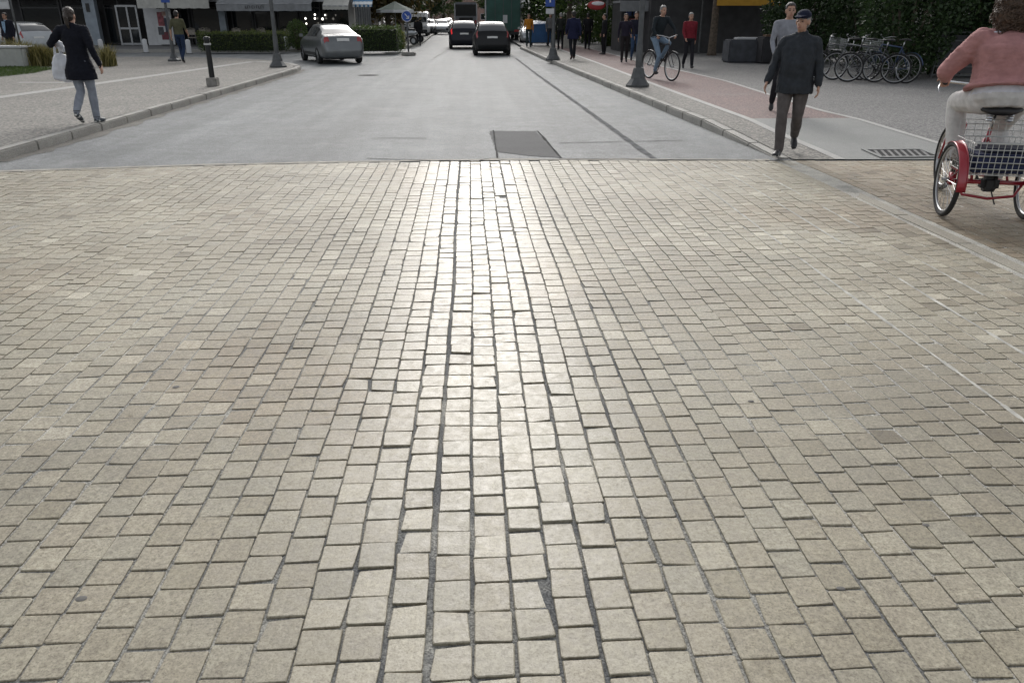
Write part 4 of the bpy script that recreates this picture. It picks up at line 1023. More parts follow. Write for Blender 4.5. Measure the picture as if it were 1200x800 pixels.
# upper floors: windows, balconies
for fl in range(3):
    z = 4.6 + fl*3.1
    for k in range(9):
        x = xa + 2.2 + k*(xb-xa-3)/8.4
        f_ = MB().box((x, FY+1.38, z), (1.7, .1, 1.6)).build('window_frame', panel_w, B)
        for s_ in (-1, 1): MB().box((x+s_*.42, FY+1.315, z), (.74, .03, 1.44)).build('pane', glass_d, f_)
    MB().box(((xa+xb)/2, FY+.75, z-1.35), (xb-xa-1, 1.3, .16)).build('balcony_slab', wall_l, B)
    br = MB()
    for x in np.arange(xa+.6, xb-.5, .22): br.box((x, FY+.14, z-.75), (.025, .025, 1.0))
    br.box(((xa+xb)/2, FY+.14, z-.24), (xb-xa-1, .05, .05)); br.build('balcony_railing', grey_paint, B)
# side wall of the block along the street
for k in range(4):
    y = FY + 1.6 + k*2.3
    w_ = MB().box((xb-.18, y, 1.3), (.03, 2.0, 2.3)).build('shop_window', glass_d, B)
    f_ = MB()
    for yy in (y-1.0, y, y+1.0): f_.box((xb-.14, yy, 1.35), (.08, .09, 2.5))
    f_.build('window_frame', alu, w_)
# bright pendant lamps in the corner cafe
lamp_on = mat('lamp_white', (.9, .88, .82), .4, 0, .02, 5, emit=(1, .95, .85, 2.2))
for i, (px, py, r_) in enumerate(((358,22,.05),(359,28,.045),(369,17.5,.05),(369,22,.05),(378,22.5,.06),(381,18,.04))):
    p = AT(px, py, 46.0); t = thing('pendant_lamp', 'white glass pendant lamp glowing under the corner canopy', 'lamp', (p.x, p.y, p.z), 0, 'pendant lamps of the corner shop')
    MB().ell((0,0,0), (r_, r_, r_*1.1), 8).build('globe', lamp_on, t, True)
    MB().tube([(0,0,r_), (0,0,2.96-p.z)], .012, 5).build('cord', dark_pl, t)
# cafe furniture behind the hedge
chair_m = mat('cafe_chair', (.20, .18, .15), .7, 0, .2, 10)
def cafe_chair(loc, rz, first=[None]):
    if first[0] is None:
        t = thing('cafe_chair', 'woven pale cafe chair under the grey awning behind the long hedge', 'chair', (0,0,0), 0, 'cafe chairs behind the hedge')
        MB().bbox((0, 0, .45), (.44, .44, .05), .015).build('seat', chair_m, t)
        MB().tube([(-.2, -.21, .5), (-.2, -.26, .88), (0, -.29, .92), (.2, -.26, .88), (.2, -.21, .5)], .016, 6).box((0, -.255, .72), (.36, .02, .26)).build('backrest', chair_m, t)
        for sx in (-1, 1):
            for sy in (-1, 1): MB().tube([(sx*.19, sy*.19, .44), (sx*.21, sy*.22, 0)], .014, 6).build('leg', grey_paint, t)
        first[0] = t; place(t, loc, rz)
    else: place(copy_tree(first[0]), loc, rz)
for i, px in enumerate((224, 236, 246, 270, 280, 301, 313, 331)): cafe_chair((fx(px, 44.8), 44.6+.4*(i % 2), .13), random.uniform(0, 6.2))
# short white posts in front of the shops
first = None
for px, py, lb_ in ((120,62.5,'short white marker post before the glazed shop door'), (171.5,62,'short white marker post before the white column and poster board'), (222,63,'short white marker post next to the man in olive shirt'), (336,57.5,'short white marker post between the long hedge and the pale shrub')):
    p = G(px, py, .13)
    if first is None:
        first = thing('marker_post', lb_, 'post', p, 0, 'white posts in front of the shops')
        MB().lathe([(1e-3,0),(.10,0),(.10,.50),(.085,.55),(.03,.57),(1e-3,.57)], 14).build('post', panel_w, first, 40); MB().lathe([(1e-3,-.01),(.14,-.01),(.14,.02),(1e-3,.025)], 14).build('foot', grey_paint, first)
    else: place(copy_tree(first), p, 0, lb_)

# ---- hedges, shrubs and grasses on the left
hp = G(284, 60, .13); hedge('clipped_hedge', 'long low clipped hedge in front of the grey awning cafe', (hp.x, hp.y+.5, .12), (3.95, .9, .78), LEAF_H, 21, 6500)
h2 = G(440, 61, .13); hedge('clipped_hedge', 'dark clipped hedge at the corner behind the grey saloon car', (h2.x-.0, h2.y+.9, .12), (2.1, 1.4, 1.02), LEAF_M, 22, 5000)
h3 = G(463, 58.5, .13); hedge('clipped_hedge', 'small yellow green bush beside the round blue sign', (h3.x, h3.y+.5, .12), (.8, .7, .72), LEAF_Y, 23, 2200, cat='bush')
h4 = G(349, 58.5, .13); bush('pale feathery shrub left of the grey saloon car', (h4.x, h4.y+.3, .12), .48, 1.35, LEAF_M, 24, 2600, .08)
pw = G(8, 79, PAVE); pl = thing('concrete_planter', 'pale square concrete block planter beside the tall grasses', 'planter', (pw.x-.35, pw.y+.35, PAVE))
MB().bbox((0,0,.29), (1.9, .8, .58), .03).build('block', mat('pale_concrete', (.42,.43,.41), .8, 0, .12, 5, .2, 50, dirt=.3), pl, 40); MB().bbox((0,0,.6), (1.98, .86, .06), .012).build('rim', panel_w, pl)
def blades(name, n, cx, cy, rx, ry, hgt, m, parent, seed, spread=.5, wd=.012):
    r = np.random.RandomState(seed); V, Fc, T = [], [], []
    for k in range(n):
        x, y = cx + max(-1.3, min(1.3, r.normal()*.55))*rx, cy + r.normal()*.5*ry; h = hgt*r.uniform(.6, 1.15)*(1-.35*min(1, abs(x-cx)/rx)**2); a = r.uniform(0, 6.28); dx, dy = math.cos(a)*spread*h*r.random(), math.sin(a)*spread*h*r.random(); b = r.uniform(0, 6.28); wx, wy = math.cos(b)*wd, math.sin(b)*wd; o = len(V)
        V += [(x-wx, y-wy, 0), (x+wx, y+wy, 0), (x+dx*.35+wx*.8, y+dy*.35+wy*.8, h*.6), (x+dx*.35-wx*.8, y+dy*.35-wy*.8, h*.6), (x+dx, y+dy, h*(1-.15*spread))]
        Fc += [(o, o+1, o+2, o+3), (o+3, o+2, o+4)]; T += [r.random()]*5
    me = bpy.data.meshes.new(name); me.from_pydata(V, [], Fc); a = me.attributes.new('rnd', 'FLOAT', 'POINT'); a.data.foreach_set('value', T); me.materials.append(m)
    o = bpy.data.objects.new(name, me); C.objects.link(o); o.parent = parent; return o
GRASS_S = leaf_mat('grass_straw', [(.07,.075,.02), (.13,.12,.035), (.22,.19,.07), (.30,.26,.12)]); GRASS_G = leaf_mat('grass_green', [(.03,.06,.012), (.06,.10,.02), (.09,.13,.03)])
for i, (px, py, sx, hh, n, lb_) in enumerate(((30,78.5,.55,.78,900,'straw coloured ornamental grass beside the pale concrete block'), (50,78,.5,.68,800,'greenish ornamental grass tuft behind the white carrier bag'), (123,78.5,.16,.72,330,'small straw coloured grass tuft beside the walking woman'), (12,75,.7,.85,700,'tall ornamental grass behind the concrete block'))):
    p = G(px, py, PAVE); t = thing('ornamental_grass', lb_, 'grass', (p.x, p.y+.3, PAVE)); blades('blades', n, 0, 0, sx, .3, hh, GRASS_S, t, 30+i, .55)
lw = [gp(-60,92), gp(2,90.2), gp(40,86), gp(66,80.5), gp(40,79), gp(-60,79.5)]
lawn = sheet('lawn', lw, PAVE+.006, ground_mat('lawn_soil', (.03,.05,.012), (.05,.075,.02), .95, 60, .5, 1), kind='structure')
tmp = thing('lawn_grass', None, None); tag(tmp, kind='stuff'); bpy.data.objects.remove(tmp)
cx = sum(p[0] for p in lw)/6; 
lg = blades('lawn_grass', 6000, 0, 0, 1, 1, .07, GRASS_G, lawn, 44, .6, .006); lg['kind'] = 'stuff'
def inpoly(x, y, P):
    c = False; j = len(P)-1
    for i in range(len(P)):
        if (P[i][1] > y) != (P[j][1] > y) and x < (P[j][0]-P[i][0])*(y-P[i][1])/(P[j][1]-P[i][1])+P[i][0]: c = not c
        j = i
    return c
x0_, x1_ = min(p[0] for p in lw), max(p[0] for p in lw); y0_, y1_ = min(p[1] for p in lw), max(p[1] for p in lw); rr_ = random.Random(9)
vs_ = lg.data.vertices
for k in range(6000):
    while True:
        x, y = rr_.uniform(max(x0_, -18.5), x1_), rr_.uniform(y0_, y1_)
        if inpoly(x, y, lw): break
    b = vs_[k*5].co.copy(); 
    for q in range(5): c = vs_[k*5+q].co; vs_[k*5+q].co = (c.x-b.x+x, c.y-b.y+y, c.z+PAVE+.006)

# ================================================================ STREET FURNITURE
for px, py, l_ in ((326,79,'grey lamp post with conical foot on the kerb corner near the saloon car'), (747,102,'grey lamp post with conical foot beside the red cycle lane'), (648,70.5,'grey lamp post carrying a blue sign above a small plate'), (204.5,72,'slim grey post with blue parking sign beside the olive shirt')):
    p = G(px, py, PAVE); lp_ = lamp_post(l_, p, 6.0, br=.27 if px != 204.5 else .24, bh=.40 if px != 204.5 else .24, pr=.06 if px != 204.5 else .05)
    if px == 648:
        MB().bbox((-.15, -.09, 2.12), (.34, .03, .62), .01).build('sign_plate', blue_sign, lp_); MB().bbox((-.15, -.09, 1.66), (.30, .03, .18), .008).build('lower_plate', panel_w, lp_)
        MB().tube([(-.15, -.11, 1.95), (-.15, -.11, 2.3)], .03, 6).tube([(-.26, -.11, 2.17), (-.15, -.11, 2.32), (-.04, -.11, 2.17)], .022, 6).build('arrow', white_sign, lp_)
    if px == 204.5:
        MB().bbox((.05, -.09, 2.18), (.30, .03, .5), .01).build('sign_plate', blue_sign, lp_)
        txt('P', .42, white_sign, (.05, -.112, 2.17), (R(90), 0, 0), 'sign_letter', lp_)
bp_ = G(250, 101, PAVE); bo = thing('bollard', 'black metal bollard in a square concrete foot near the kerb', 'bollard', bp_)
blk = mat('bollard_black', (.012,.013,.014), .4, .2, .2, 8)
MB().lathe([(1e-3,.1),(.062,.1),(.058,.88),(.075,.885),(.075,.93),(.06,.935),(.06,.985),(.078,.99),(.078,1.03),(.06,1.06),(1e-3,1.07)], 18).build('shaft', blk, bo, 40)
MB().bbox((0,0,.09), (.24,.24,.2), .02).build('foot', mat('foot_concrete', (.25,.24,.22), .85, 0, .2, 12, .3), bo)
MB().lathe([(.0765,.888),(.0785,.888),(.0785,.925),(.0765,.925)], 18).build('reflective_band', mat('band_grey', (.5,.5,.5), .4), bo)
sp_ = G(479, 65.5, 0); kr = thing('traffic_sign', 'round blue keep right sign with white arrow on a grey pole', 'sign', sp_)
MB().tube([(0,0,-.02),(0,0,1.85)], .035, 10).build('pole', grey_paint, kr, True)
dsk = MB().lathe([(1e-3,-.012),(.225,-.012),(.23,0),(.225,.012),(1e-3,.012)], 28, c=(0,-.06,1.62), axis='Y').build('disc', blue_sign, kr)
MB().lathe([(.205,.014),(.222,.014)], 28, c=(0,-.062,1.62), axis='Y').build('rim', white_sign, dsk)
for o_ in list(dsk.children): o_.location = (0, -.026, 0)
MB().tube([(-.08,-.078,1.72),(.07,-.078,1.55)], .018, 6).tube([(.09,-.078,1.64),(.085,-.078,1.53),(-.03,-.078,1.53)], .017, 6).build('arrow', white_sign, dsk)
MB().bbox((0,0,.07), (.62,.5,.16), .04).build('foot', mat('foot_concrete', (.25,.24,.22), .85, 0, .2, 12, .3), kr)
# board on a leaning post at the far left
ib = AT(18, 50, 29.8); bd_ = thing('notice_board', 'pale notice board on a slim post behind the ornamental grass', 'sign', (ib.x+.15, 29.8, PAVE))
MB().tube([(0,0,-.02),(-.0,0,2.9)], .035, 8).build('post', grey_paint, bd_, True); MB().bbox((-.62,-.03,2.18), (1.15,.05,.92), .01).build('panel', panel_w, bd_); MB().box((-.62,-.062,1.98), (1.1,.006,.012)).build('line', grey_paint, bd_)
# drain grate
dg = [G(1022,178,.03), G(1078,178,.03), G(1088,187.5,.01), G(1020,187.5,.01)]
gc = sum((Vector(p) for p in dg), Vector())/4; gy = (dg[0].y+dg[2].y)/2
dr = thing('drain_grate', 'black diagonal barred drain grate set in the pale concrete slab', 'drain', (5.36, 9.50, rz_(9.50)+.006)); dr.rotation_euler = (math.atan2(PAVE, 3.1), 0, 0); iron = mat('cast_iron', (.06,.06,.062), .6, .6, .2, 30, .3); hole = mat('drain_hole', (.006,.006,.006), .95)
MB().box((0,0,.002), (.72,.42,.004)).build('hole', hole, dr)
fr = MB()
for x in (-.37,.37): fr.box((x,0,.006), (.05,.5,.012))
for y in (-.23,.23): fr.box((0,y,.006), (.69,.05,.012))
fr.build('frame', concslab, dr)
for k in range(8):
    x = -.30 + k*.086; MB().add([(x-.075,-.2,.007),(x-.04,-.2,.007),(x+.075,.2,.007),(x+.04,.2,.007),(x-.075,-.2,.004),(x-.04,-.2,.004),(x+.075,.2,.004),(x+.04,.2,.004)], [(0,1,2,3),(4,7,6,5),(0,4,5,1),(1,5,6,2),(2,6,7,3),(3,7,4,0)]).build('bar', mat('bar_iron', (.16,.16,.158), .7, .2, .2, 20), dr)

# ================================================================ VEHICLES
sg = G(399, 76, 0)
make_car('saloon_car', 'dark grey saloon car turning off the road by the corner', SEDAN, paint_mat('paint_grey', (.13,.14,.145)), (sg.x-.66, sg.y+2.05, 0), R(23), seed=2)
hk = G(576.5, 66, 0)
make_car('hatchback_car', 'black hatchback car driving away on the road', HATCH, mat('paint_black', (.008,.009,.010), .4, 0, .06, 3, spec=.22, coat=.12, dirt=.1), (hk.x, hk.y+2.0, 0), R(1.0), seed=1)
hb2 = G(543, 58, 0)
make_car('hatchback_car', 'dark blue hatchback with red lights lit ahead of the black car', HATCH, mat('paint_navy', (.010,.012,.019), .4, 0, .06, 3, spec=.22, coat=.12, dirt=.1), (hb2.x+.02, hb2.y+2.0, 0), R(1.5), lit=True, seed=2)
wc = G(517, 41, 0); white_p = paint_mat('paint_white', (.62,.63,.63), .3, .05); silver_p = paint_mat('paint_silver', (.38,.40,.41), .3, .6)
make_car('hatchback_car', 'pale oncoming car on the far road in front of a queue', HATCH, silver_p, (wc.x, wc.y+2, 0), R(180), seed=2)
for i, (px, py, m, lb_) in enumerate(((521,37,white_p,'white car right behind the pale oncoming car'), (501,41.5,paint_mat('paint_dark', (.03,.03,.033)),'dark car parked in line behind the white van'), (505,36.5,white_p,'white car parked farther down the shaded street side'), (525,33,silver_p,'silver car near the end of the oncoming queue'))):
    q = G(px, py, 0); make_car('distant_car', lb_, HATCH if i % 2 else SEDAN, m, (q.x, q.y+2, 0), R(180), seed=2)
pc = G(618, 53.5, 0); make_car('parked_car', 'silver car parked beside the blue waste container', HATCH, silver_p, (4.05, pc.y+2.6, .0), R(180-6), seed=2)
sc_ = AT(40, 50, 37.5); make_car('parked_car', 'silver car with red tail light behind the ornamental grass', HATCH, silver_p, (sc_.x-1.0, 38.2, 0), R(52), seed=2)
# van parked on the far left side of the street
def box_vehicle(name, label, cat, W, L, H, body_m, loc, rz, nose=None, win=None, rear=False, clear=.35, group=None):
    t = thing(name, label, cat, loc, rz, group); b = .09
    if nose:   # van: side profile extruded
        pr = [(-L/2,clear),( -L/2-.02,H*.5),(-L/2+.06,H-.1),(-L/2+.2,H),(L/2-nose-.9,H),(L/2-nose-.45,H-.14),(L/2-nose*.62,H*.56),(L/2-.12,H*.47),(L/2,H*.36),(L/2+.02,clear)]
        bm = bmesh.new(); va = [bm.verts.new((-W/2,y,z)) for y, z in pr]; vb = [bm.verts.new((W/2,y,z)) for y, z in pr]; n = len(pr)
        bm.faces.new(va); bm.faces.new(vb[::-1])
        for i in range(n): bm.faces.new((va[i], va[(i+1)%n], vb[(i+1)%n], vb[i]))
        bmesh.ops.bevel(bm, geom=bm.edges[:], offset=.07, segments=3, affect='EDGES'); bmesh.ops.recalc_face_normals(bm, faces=bm.faces)
        me = bpy.data.meshes.new('body'); bm.to_mesh(me); bm.free(); me.materials.append(body_m); me.polygons.foreach_set('use_smooth', [True]*len(me.polygons)); me.set_sharp_from_angle(angle=R(40))
        o = bpy.data.objects.new('body', me); C.objects.link(o); o.parent = t
        y0, z0, y1, z1 = L/2-nose-.43, H-.19, L/2-nose*.66, H*.585; nn = Vector((0, z0-z1, y1-y0)).normalized()*.012
        MB().add([Vector((-W*.42,y0,z0))+nn, Vector((W*.42,y0,z0))+nn, Vector((W*.44,y1,z1))+nn, Vector((-W*.44,y1,z1))+nn], [(0,1,2,3)]).build('windscreen', glass_d, t)
        for s_ in (-1,1):
            MB().add([(s_*(W/2+.006),L/2-nose-1.35,H*.6),(s_*(W/2+.006),L/2-nose*.78,H*.6),(s_*(W/2+.006),L/2-nose-.42,H-.25),(s_*(W/2+.006),L/2-nose-1.35,H-.25)], [(0,1,2,3)]).build('side_window', glass_d, t)
            MB().bbox((s_*W*.39, L/2-.02, H*.40), (.30,.1,.16), .03).build('headlight', clear_lens, t); MB().bbox((s_*(W/2+.1), L/2-nose*.9, H*.62), (.16,.08,.24), .03).build('wing_mirror', dark_pl, t)
        MB().bbox((0, L/2+.01, clear+.14), (W*.96,.1,.28), .03).build('bumper', dark_pl, t); MB().bbox((0, L/2+.0, H*.37), (W*.5,.06,.1), .01).build('grille', dark_pl, t)
    else:
        MB().bbox((0,0,clear+(H-clear)/2), (W,L,H-clear), .12).build('body', body_m, t, 40)
    for y in (-L*.32, L*.33):
        for s_ in (-1,1):
            r = .36 if H < 2.6 else .46; wl = MB().lathe([(r*.55,-.11),(r,-.10),(r,.10),(r*.55,.11),(r*.55,-.11)], 22, c=(s_*(W/2-.13),y,r), axis='X').build('wheel', rubber, t, 40)
            MB().lathe([(1e-3,-.105),(r*.56,-.10),(r*.56,.10),(1e-3,.105)], 18, c=(s_*(W/2-.13),y,r), axis='X').build('rim', alloy, wl)
    return t
vq = G(489, 45, 0); box_vehicle('delivery_van', 'white delivery van parked beside the pavement facing the crossing', 'van', 1.85, 4.6, 2.0, white_p, (vq.x-.1, vq.y+3.2, 0), R(180), nose=1.0)
# bus seen from behind
bus_m = mat('bus_grey', (.20,.21,.23), .5, .1, .12, 2, coat=.3, dirt=.3); bx_ = AT(546, 20, 92).x
bs = box_vehicle('city_bus', 'grey city bus with wide dark rear window down the road', 'bus', 2.5, 10.5, 3.05, bus_m, (bx_, 97, 0), 0)
MB().box((0,-5.26,2.25), (2.2,.03,1.15)).build('rear_window', glass_d, bs)
for s_ in (-1,1):
    MB().box((s_*1.256,0,2.15), (.02,9.4,.95)).build('side_window', glass_d, bs); MB().bbox((s_*1.05,-5.27,1.05), (.22,.04,.4), .01).build('tail_light', red_lens, bs); MB().box((s_*1.20,-5.27,1.75), (.06,.03,2.3)).build('corner_trim', white_sign, bs)
MB().box((0,-5.27,.5), (2.2,.04,.22)).build('bumper', dark_pl, bs); MB().box((0,-5.27,1.25), (1.5,.03,.5)).build('engine_flap', dark_pl, bs)
# green lorry with tarpaulin body
tarp = mat('tarp_green', (.025,.085,.068), .6, 0, .2, 1.4, .4, 3, dirt=.4); tq = AT(590, 20, 56).x
tk = thing('covered_lorry', 'dark green lorry with a tall box body standing by the kerb', 'lorry', (tq, 59, 0))
bxo = MB().bbox((0,0,1.72), (2.3,5.6,2.04), .05).build('box_body', tarp, tk, 40)
for x in (-.55, .0, .55): MB().box((x,-2.806,1.72), (.035,.02,1.9)).build('door_bar', grey_paint, bxo)
MB().box((.12,-2.815,1.45), (.30,.02,.5)).build('pale_panel', panel_w, bxo)
MB().bbox((0,-2.72,2.80), (2.42,.18,.10), .02).build('top_rail', white_sign, tk); MB().bbox((-1.19,-2.74,1.85), (.07,.12,1.95), .01).build('corner_post', panel_w, tk); MB().bbox((1.19,-2.74,1.85), (.05,.12,1.95), .01).build('corner_post', grey_paint, tk)
MB().box((0,0,.58), (2.1,5.4,.24)).build('chassis', dark_pl, tk); MB().bbox((0,4.0,1.5), (2.2,1.9,2.0), .15).build('cab', white_p, tk, 40); MB().bbox((0,-2.83,.55), (2.1,.06,.14), .01).build('bumper', dark_pl, tk)
for s_ in (-1,1):
    MB().bbox((s_*.9,-2.84,.72), (.34,.05,.14), .01).build('tail_light', red_lens, tk)
    for y in (-1.9, 3.6):
        wl = MB().lathe([(.25,-.12),(.43,-.11),(.43,.11),(.25,.12),(.25,-.12)], 20, c=(s_*.95,y,.43), axis='X').build('wheel', rubber, tk, 40); MB().lathe([(1e-3,-.1),(.25,-.1),(.25,.1),(1e-3,.1)], 16, c=(s_*.95,y,.43), axis='X').build('rim', alloy, wl)
# blue waste container
bq = G(633, 54, PAVE); bc = mat('bin_blue', (.012,.075,.20), .5, 0, .12, 3, dirt=.35)
wb = thing('waste_container', 'blue wheeled waste container beside the parked silver car', 'container', (bq.x, bq.y+.4, PAVE))
MB().box((0,0,.60), (1.12,.85,.86), taper=1.0).build('body', bc, wb); MB().bbox((0,0,1.06), (1.2,.95,.06), .015).build('rim', bc, wb); MB().tube([(0,-.42,1.09),(0,-.1,1.22),(0,.2,1.22),(0,.44,1.09)], [(.58,.02)]*4, 10, up=(1,0,0)).build('lid', bc, wb, 40)
for x in (-.45,.45):
    for y in (-.33,.33): MB().lathe([(1e-3,-.03),(.09,-.03),(.09,.03),(1e-3,.03)], 14, c=(x,y,.09), axis='X').box((x,y,.15), (.05,.05,.06)).build('castor', rubber, wb)
for x in (-.3,0,.3): MB().box((x,-.432,.6), (.05,.02,.7)).build('rib', bc, wb)
kq = G(665, 57, PAVE); MB().bbox((0,0,.3), (.42,.4,.62), .02).build('stone_block', mat('stone_pale', (.36,.35,.31), .85, 0, .15, 8, .3), None)
sb_ = bpy.data.objects['stone_block']; sb_.location = (kq.x, kq.y+.2, PAVE); tag(sb_, 'pale square stone block between the walking people', 'stone block')

# ================================================================ KIOSK AND THE RIGHT SIDE
KY = 37.5
def kx(px, Y=KY): return AT(px, 20, Y).x
kio = thing('street_kiosk', 'dark street kiosk with shelves under a wide grey awning', 'kiosk', (0, 0, PAVE))
k0, k1 = kx(729), kx(800)
MB().box(((k0+k1)/2, KY+1.4, 1.3), (k1-k0, 2.4, 2.6)).build('cabin', wall_d, kio)
MB().box(((k0+k1)/2, KY-.35, 2.08), (k1-k0+.7, 1.9, .08)).build('awning', fabric_g, kio); MB().box(((k0+k1)/2, KY-1.3, 1.90), (k1-k0+.7, .03, .42)).build('awning_valance', fabric_g, kio)
for z in (.35, .75, 1.15, 1.5):
    sh = MB().box(((k0+k1)/2, KY+.0, z), (k1-k0-.3, .35, .03)).build('shelf', grey_paint, kio); r = random.Random(int(z*100)); x = k0+.3
    while x < k1-.4:
        wv = r.uniform(.12,.3); hv = r.uniform(.15,.28); c = r.choice([(.25,.05,.04),(.05,.08,.2),(.3,.27,.2),(.04,.12,.08),(.2,.18,.16),(.05,.05,.05),(.3,.2,.03)])
        MB().box((x, KY-.04, z+.018+hv/2), (wv*.9, .12, hv)).build('magazine', mat('mag%.2f%.2f' % (c[0], c[2]), c, .6, 0, .4, 9), sh); x += wv
rp2 = AT(790, 14, 36.0); rs = thing('red_sign', 'red upright sign panel beside the kiosk', 'sign', (rp2.x, 36.0, PAVE))
MB().tube([(0,0,0),(0,0,2.2)], .03, 8).build('post', grey_paint, rs); MB().bbox((0,-.04,1.9), (.42,.05,.75), .01).build('panel', mat('sign_red', (.32,.03,.03), .5, 0, .15, 5), rs)
# yellow awning with its posts further right
ya = AT(882, 4, 33); yaw_ = thing('yellow_awning', 'yellow canvas awning above the dark cafe front', 'awning', (ya.x, 33, PAVE)); ym = mat('awning_yellow', (.48,.26,.03), .8, 0, .12, 4, dirt=.15)
za = CAM_H + 12*33*.921/F_PX - PAVE
MB().add([(-1.45,0,za),(1.45,0,za),(1.45,0,za+.4),(-1.45,0,za+.4),(1.45,2.2,za+.9),(-1.45,2.2,za+.9)], [(0,1,2,3),(3,2,4,5)]).build('canvas', ym, yaw_, fixn=False)
for x in (-1.4,1.4): MB().tube([(x,2.2,0),(x,2.2,za+.85)], .04, 8).tube([(x,.02,za+.38),(x,2.2,za+.6)], .02, 6).build('post', grey_paint, yaw_)
MB().box((0, 4.2, 1.4), (7.0, 3.0, 2.8)).build('cafe_wall', wall_d, yaw_)
# red and white oval sign hanging from a bracket
ov = AT(699, 6.5, 38); os_ = thing('oval_sign', 'oval red and white hanging sign above the pavement', 'sign', (ov.x+.5, 38, PAVE)); oz = ov.z-PAVE
MB().tube([(0,0,0),(0,0,oz+.5)], .04, 8).tube([(0,0,oz+.4),(-.9,0,oz+.4)], .02, 6).build('post', grey_paint, os_, True)
MB().ell((-.5,-.03,oz), (.42,.05,.20), 12).build('panel', mat('sign_red', (.32,.03,.03)), os_, True); MB().ell((-.45,-.06,oz+.07), (.30,.035,.09), 10).build('white_field', white_sign, os_, True)
# rear hedges and shrubs
SH = [(1078,95,1.3,3.3,'dense dark shrub reaching the ground behind the tricycle rider'), (1122,90,1.5,3.5,'dark shrub rising behind the slatted metal rack'), (1178,93,1.5,3.4,'dark shrub behind the hair of the tricycle rider'),
      (1030,80,1.5,3.6,'dark evergreen shrub behind the parked bicycles'), (975,75.5,1.5,3.4,'dark evergreen shrub between the bicycles and the capped man'), (948,73,1.4,3.0,'dark shrub beside the yellow awning'), (1225,92,1.5,3.4,'dark shrub at the outer end of the shrub row')]
for i, (px, py, rd, hh, lb_) in enumerate(SH):
    p = G(px, py, PAVE); bush(lb_, (p.x, p.y+rd*.8, PAVE), rd, hh, LEAF_D, 60+i, 7000, .13, 'shrubs behind the plaza')
for i, (px, py, rd, hh, lb_) in enumerate(((692,52,1.1,2.3,'mid green bush behind the people on the red lane'), (716,55,.9,2.0,'small green bush near the kiosk corner'), (655,47,1.2,2.4,'green bush behind the blue container'))):
    p = G(px, py, PAVE); bush(lb_, (p.x, p.y+rd, PAVE), rd, hh, LEAF_M, 160+i, 4500, .13)
# trees: right side, street, left side
TR = [(13.5, 25.5, 9, (3.6,3.6,3.0), 6.2, LEAF_D, 'broad dark tree above the shrubs behind the tricycle'), (10.0, 33.5, 9, (3.2,3.2,2.8), 6.0, LEAF_D, 'dark tree growing between the yellow awning and the shrubs'), (17.5, 31, 10, (4,4,3.5), 6.5, LEAF_D, 'tall dark tree at the back of the plaza'),
      (7.5, 41.5, 8, (2.8,2.8,2.6), 4.9, LEAF_M, 'tree with bright leaves behind the kiosk'), (5.6, 47, 7, (2.3,2.6,2.5), 4.3, LEAF_M, 'leafy street tree overhanging the pavement near the blue container'), (5.8, 60, 8, (2.6,2.8,2.6), 4.4, LEAF_D, 'dark street tree beyond the covered lorry'),
      (5.6, 76, 8, (2.6,3,2.6), 4.2, LEAF_M, 'street tree standing beyond the bus'), (5.4, 96, 8, (2.8,3,2.8), 4.2, LEAF_D, 'distant street tree at the end of the right pavement'), (-5.8, 60, 8, (2.4,2.8,2.5), 4.1, LEAF_B, 'autumn tinted street tree behind the green parasol'), (-6.0, 72, 8, (2.5,3,2.6), 4.2, LEAF_D, 'dark street tree above the white delivery van'),
      (-5.9, 88, 8, (2.6,3,2.6), 4.2, LEAF_B, 'autumn tinted tree over the parked cars'), (-5.6, 110, 9, (3,3,3), 4.4, LEAF_D, 'distant tree over the oncoming queue'), (-4.5, 150, 10, (4,4,3.6), 4.8, LEAF_M, 'distant tree closing the street on the shop side'), (5.0, 140, 10, (4,4,3.6), 4.8, LEAF_M, 'distant tree closing the street on the kiosk side')]
for i, (x, y, h_, rd, zc, m_, lb_) in enumerate(TR):
    make_tree(lb_, (x, y, PAVE), h_, rd, zc, m_, 80+i, 'trees along the street', ncl=70, per=110, size=.22 if y < 60 else .32, trunk_r=.17)
# far blocks closing the street
def far_block(label, x, y, wx, wy, h_, m_, front='x', sgn=1):
    b = thing('apartment_block', label, 'building', (x, y, 0)); MB().box((0,0,h_/2), (wx,wy,h_)).build('wall', m_, b)
    for fl in range(int(h_/3.1)):
        if front == 'x':
            for k in range(int(wy/4)):
                yy = -wy/2 + 2.2 + k*4; f_ = MB().box((sgn*(wx/2+.02), yy, 1.6+fl*3.1), (.06,1.6,1.7)).build('window', panel_w, b); MB().box((sgn*(wx/2+.055), yy, 1.6+fl*3.1), (.02,1.4,1.5)).build('pane', glass_d, f_)
            MB().box((sgn*(wx/2+.5), 0, 3.1+fl*3.1), (1.0,wy*.9,.15)).build('balcony', m_, b)
        else:
            for k in range(int(wx/4)):
                xx = -wx/2 + 2.2 + k*4; f_ = MB().box((xx, -wy/2-.02, 1.6+fl*3.1), (1.6,.06,1.7)).build('window', panel_w, b); MB().box((xx, -wy/2-.055, 1.6+fl*3.1), (1.4,.02,1.5)).build('pane', glass_d, f_)
    return b
wl2 = mat('wall_beige', (.34,.30,.25), .85, 0, .12, 2, .2, 40, dirt=.3); wl3 = mat('wall_pink', (.30,.20,.17), .85, 0, .12, 2, .2, 40, dirt=.3)
far_block('beige apartment block behind the street trees on the shop side', -14, 92, 12, 56, 13, wl2); far_block('grey apartment block behind the kiosk side trees', 16, 84, 12, 62, 14, wall_l, sgn=-1)
far_block('pinkish apartment block farther along the shop side', -15, 150, 12, 50, 13, wl3); far_block('pale apartment block farther along the kiosk side', 17, 152, 14, 60, 14, wl2, sgn=-1); far_block('pale block closing the far end of the street', 0, 260, 60, 14, 12, wl3, front='y')
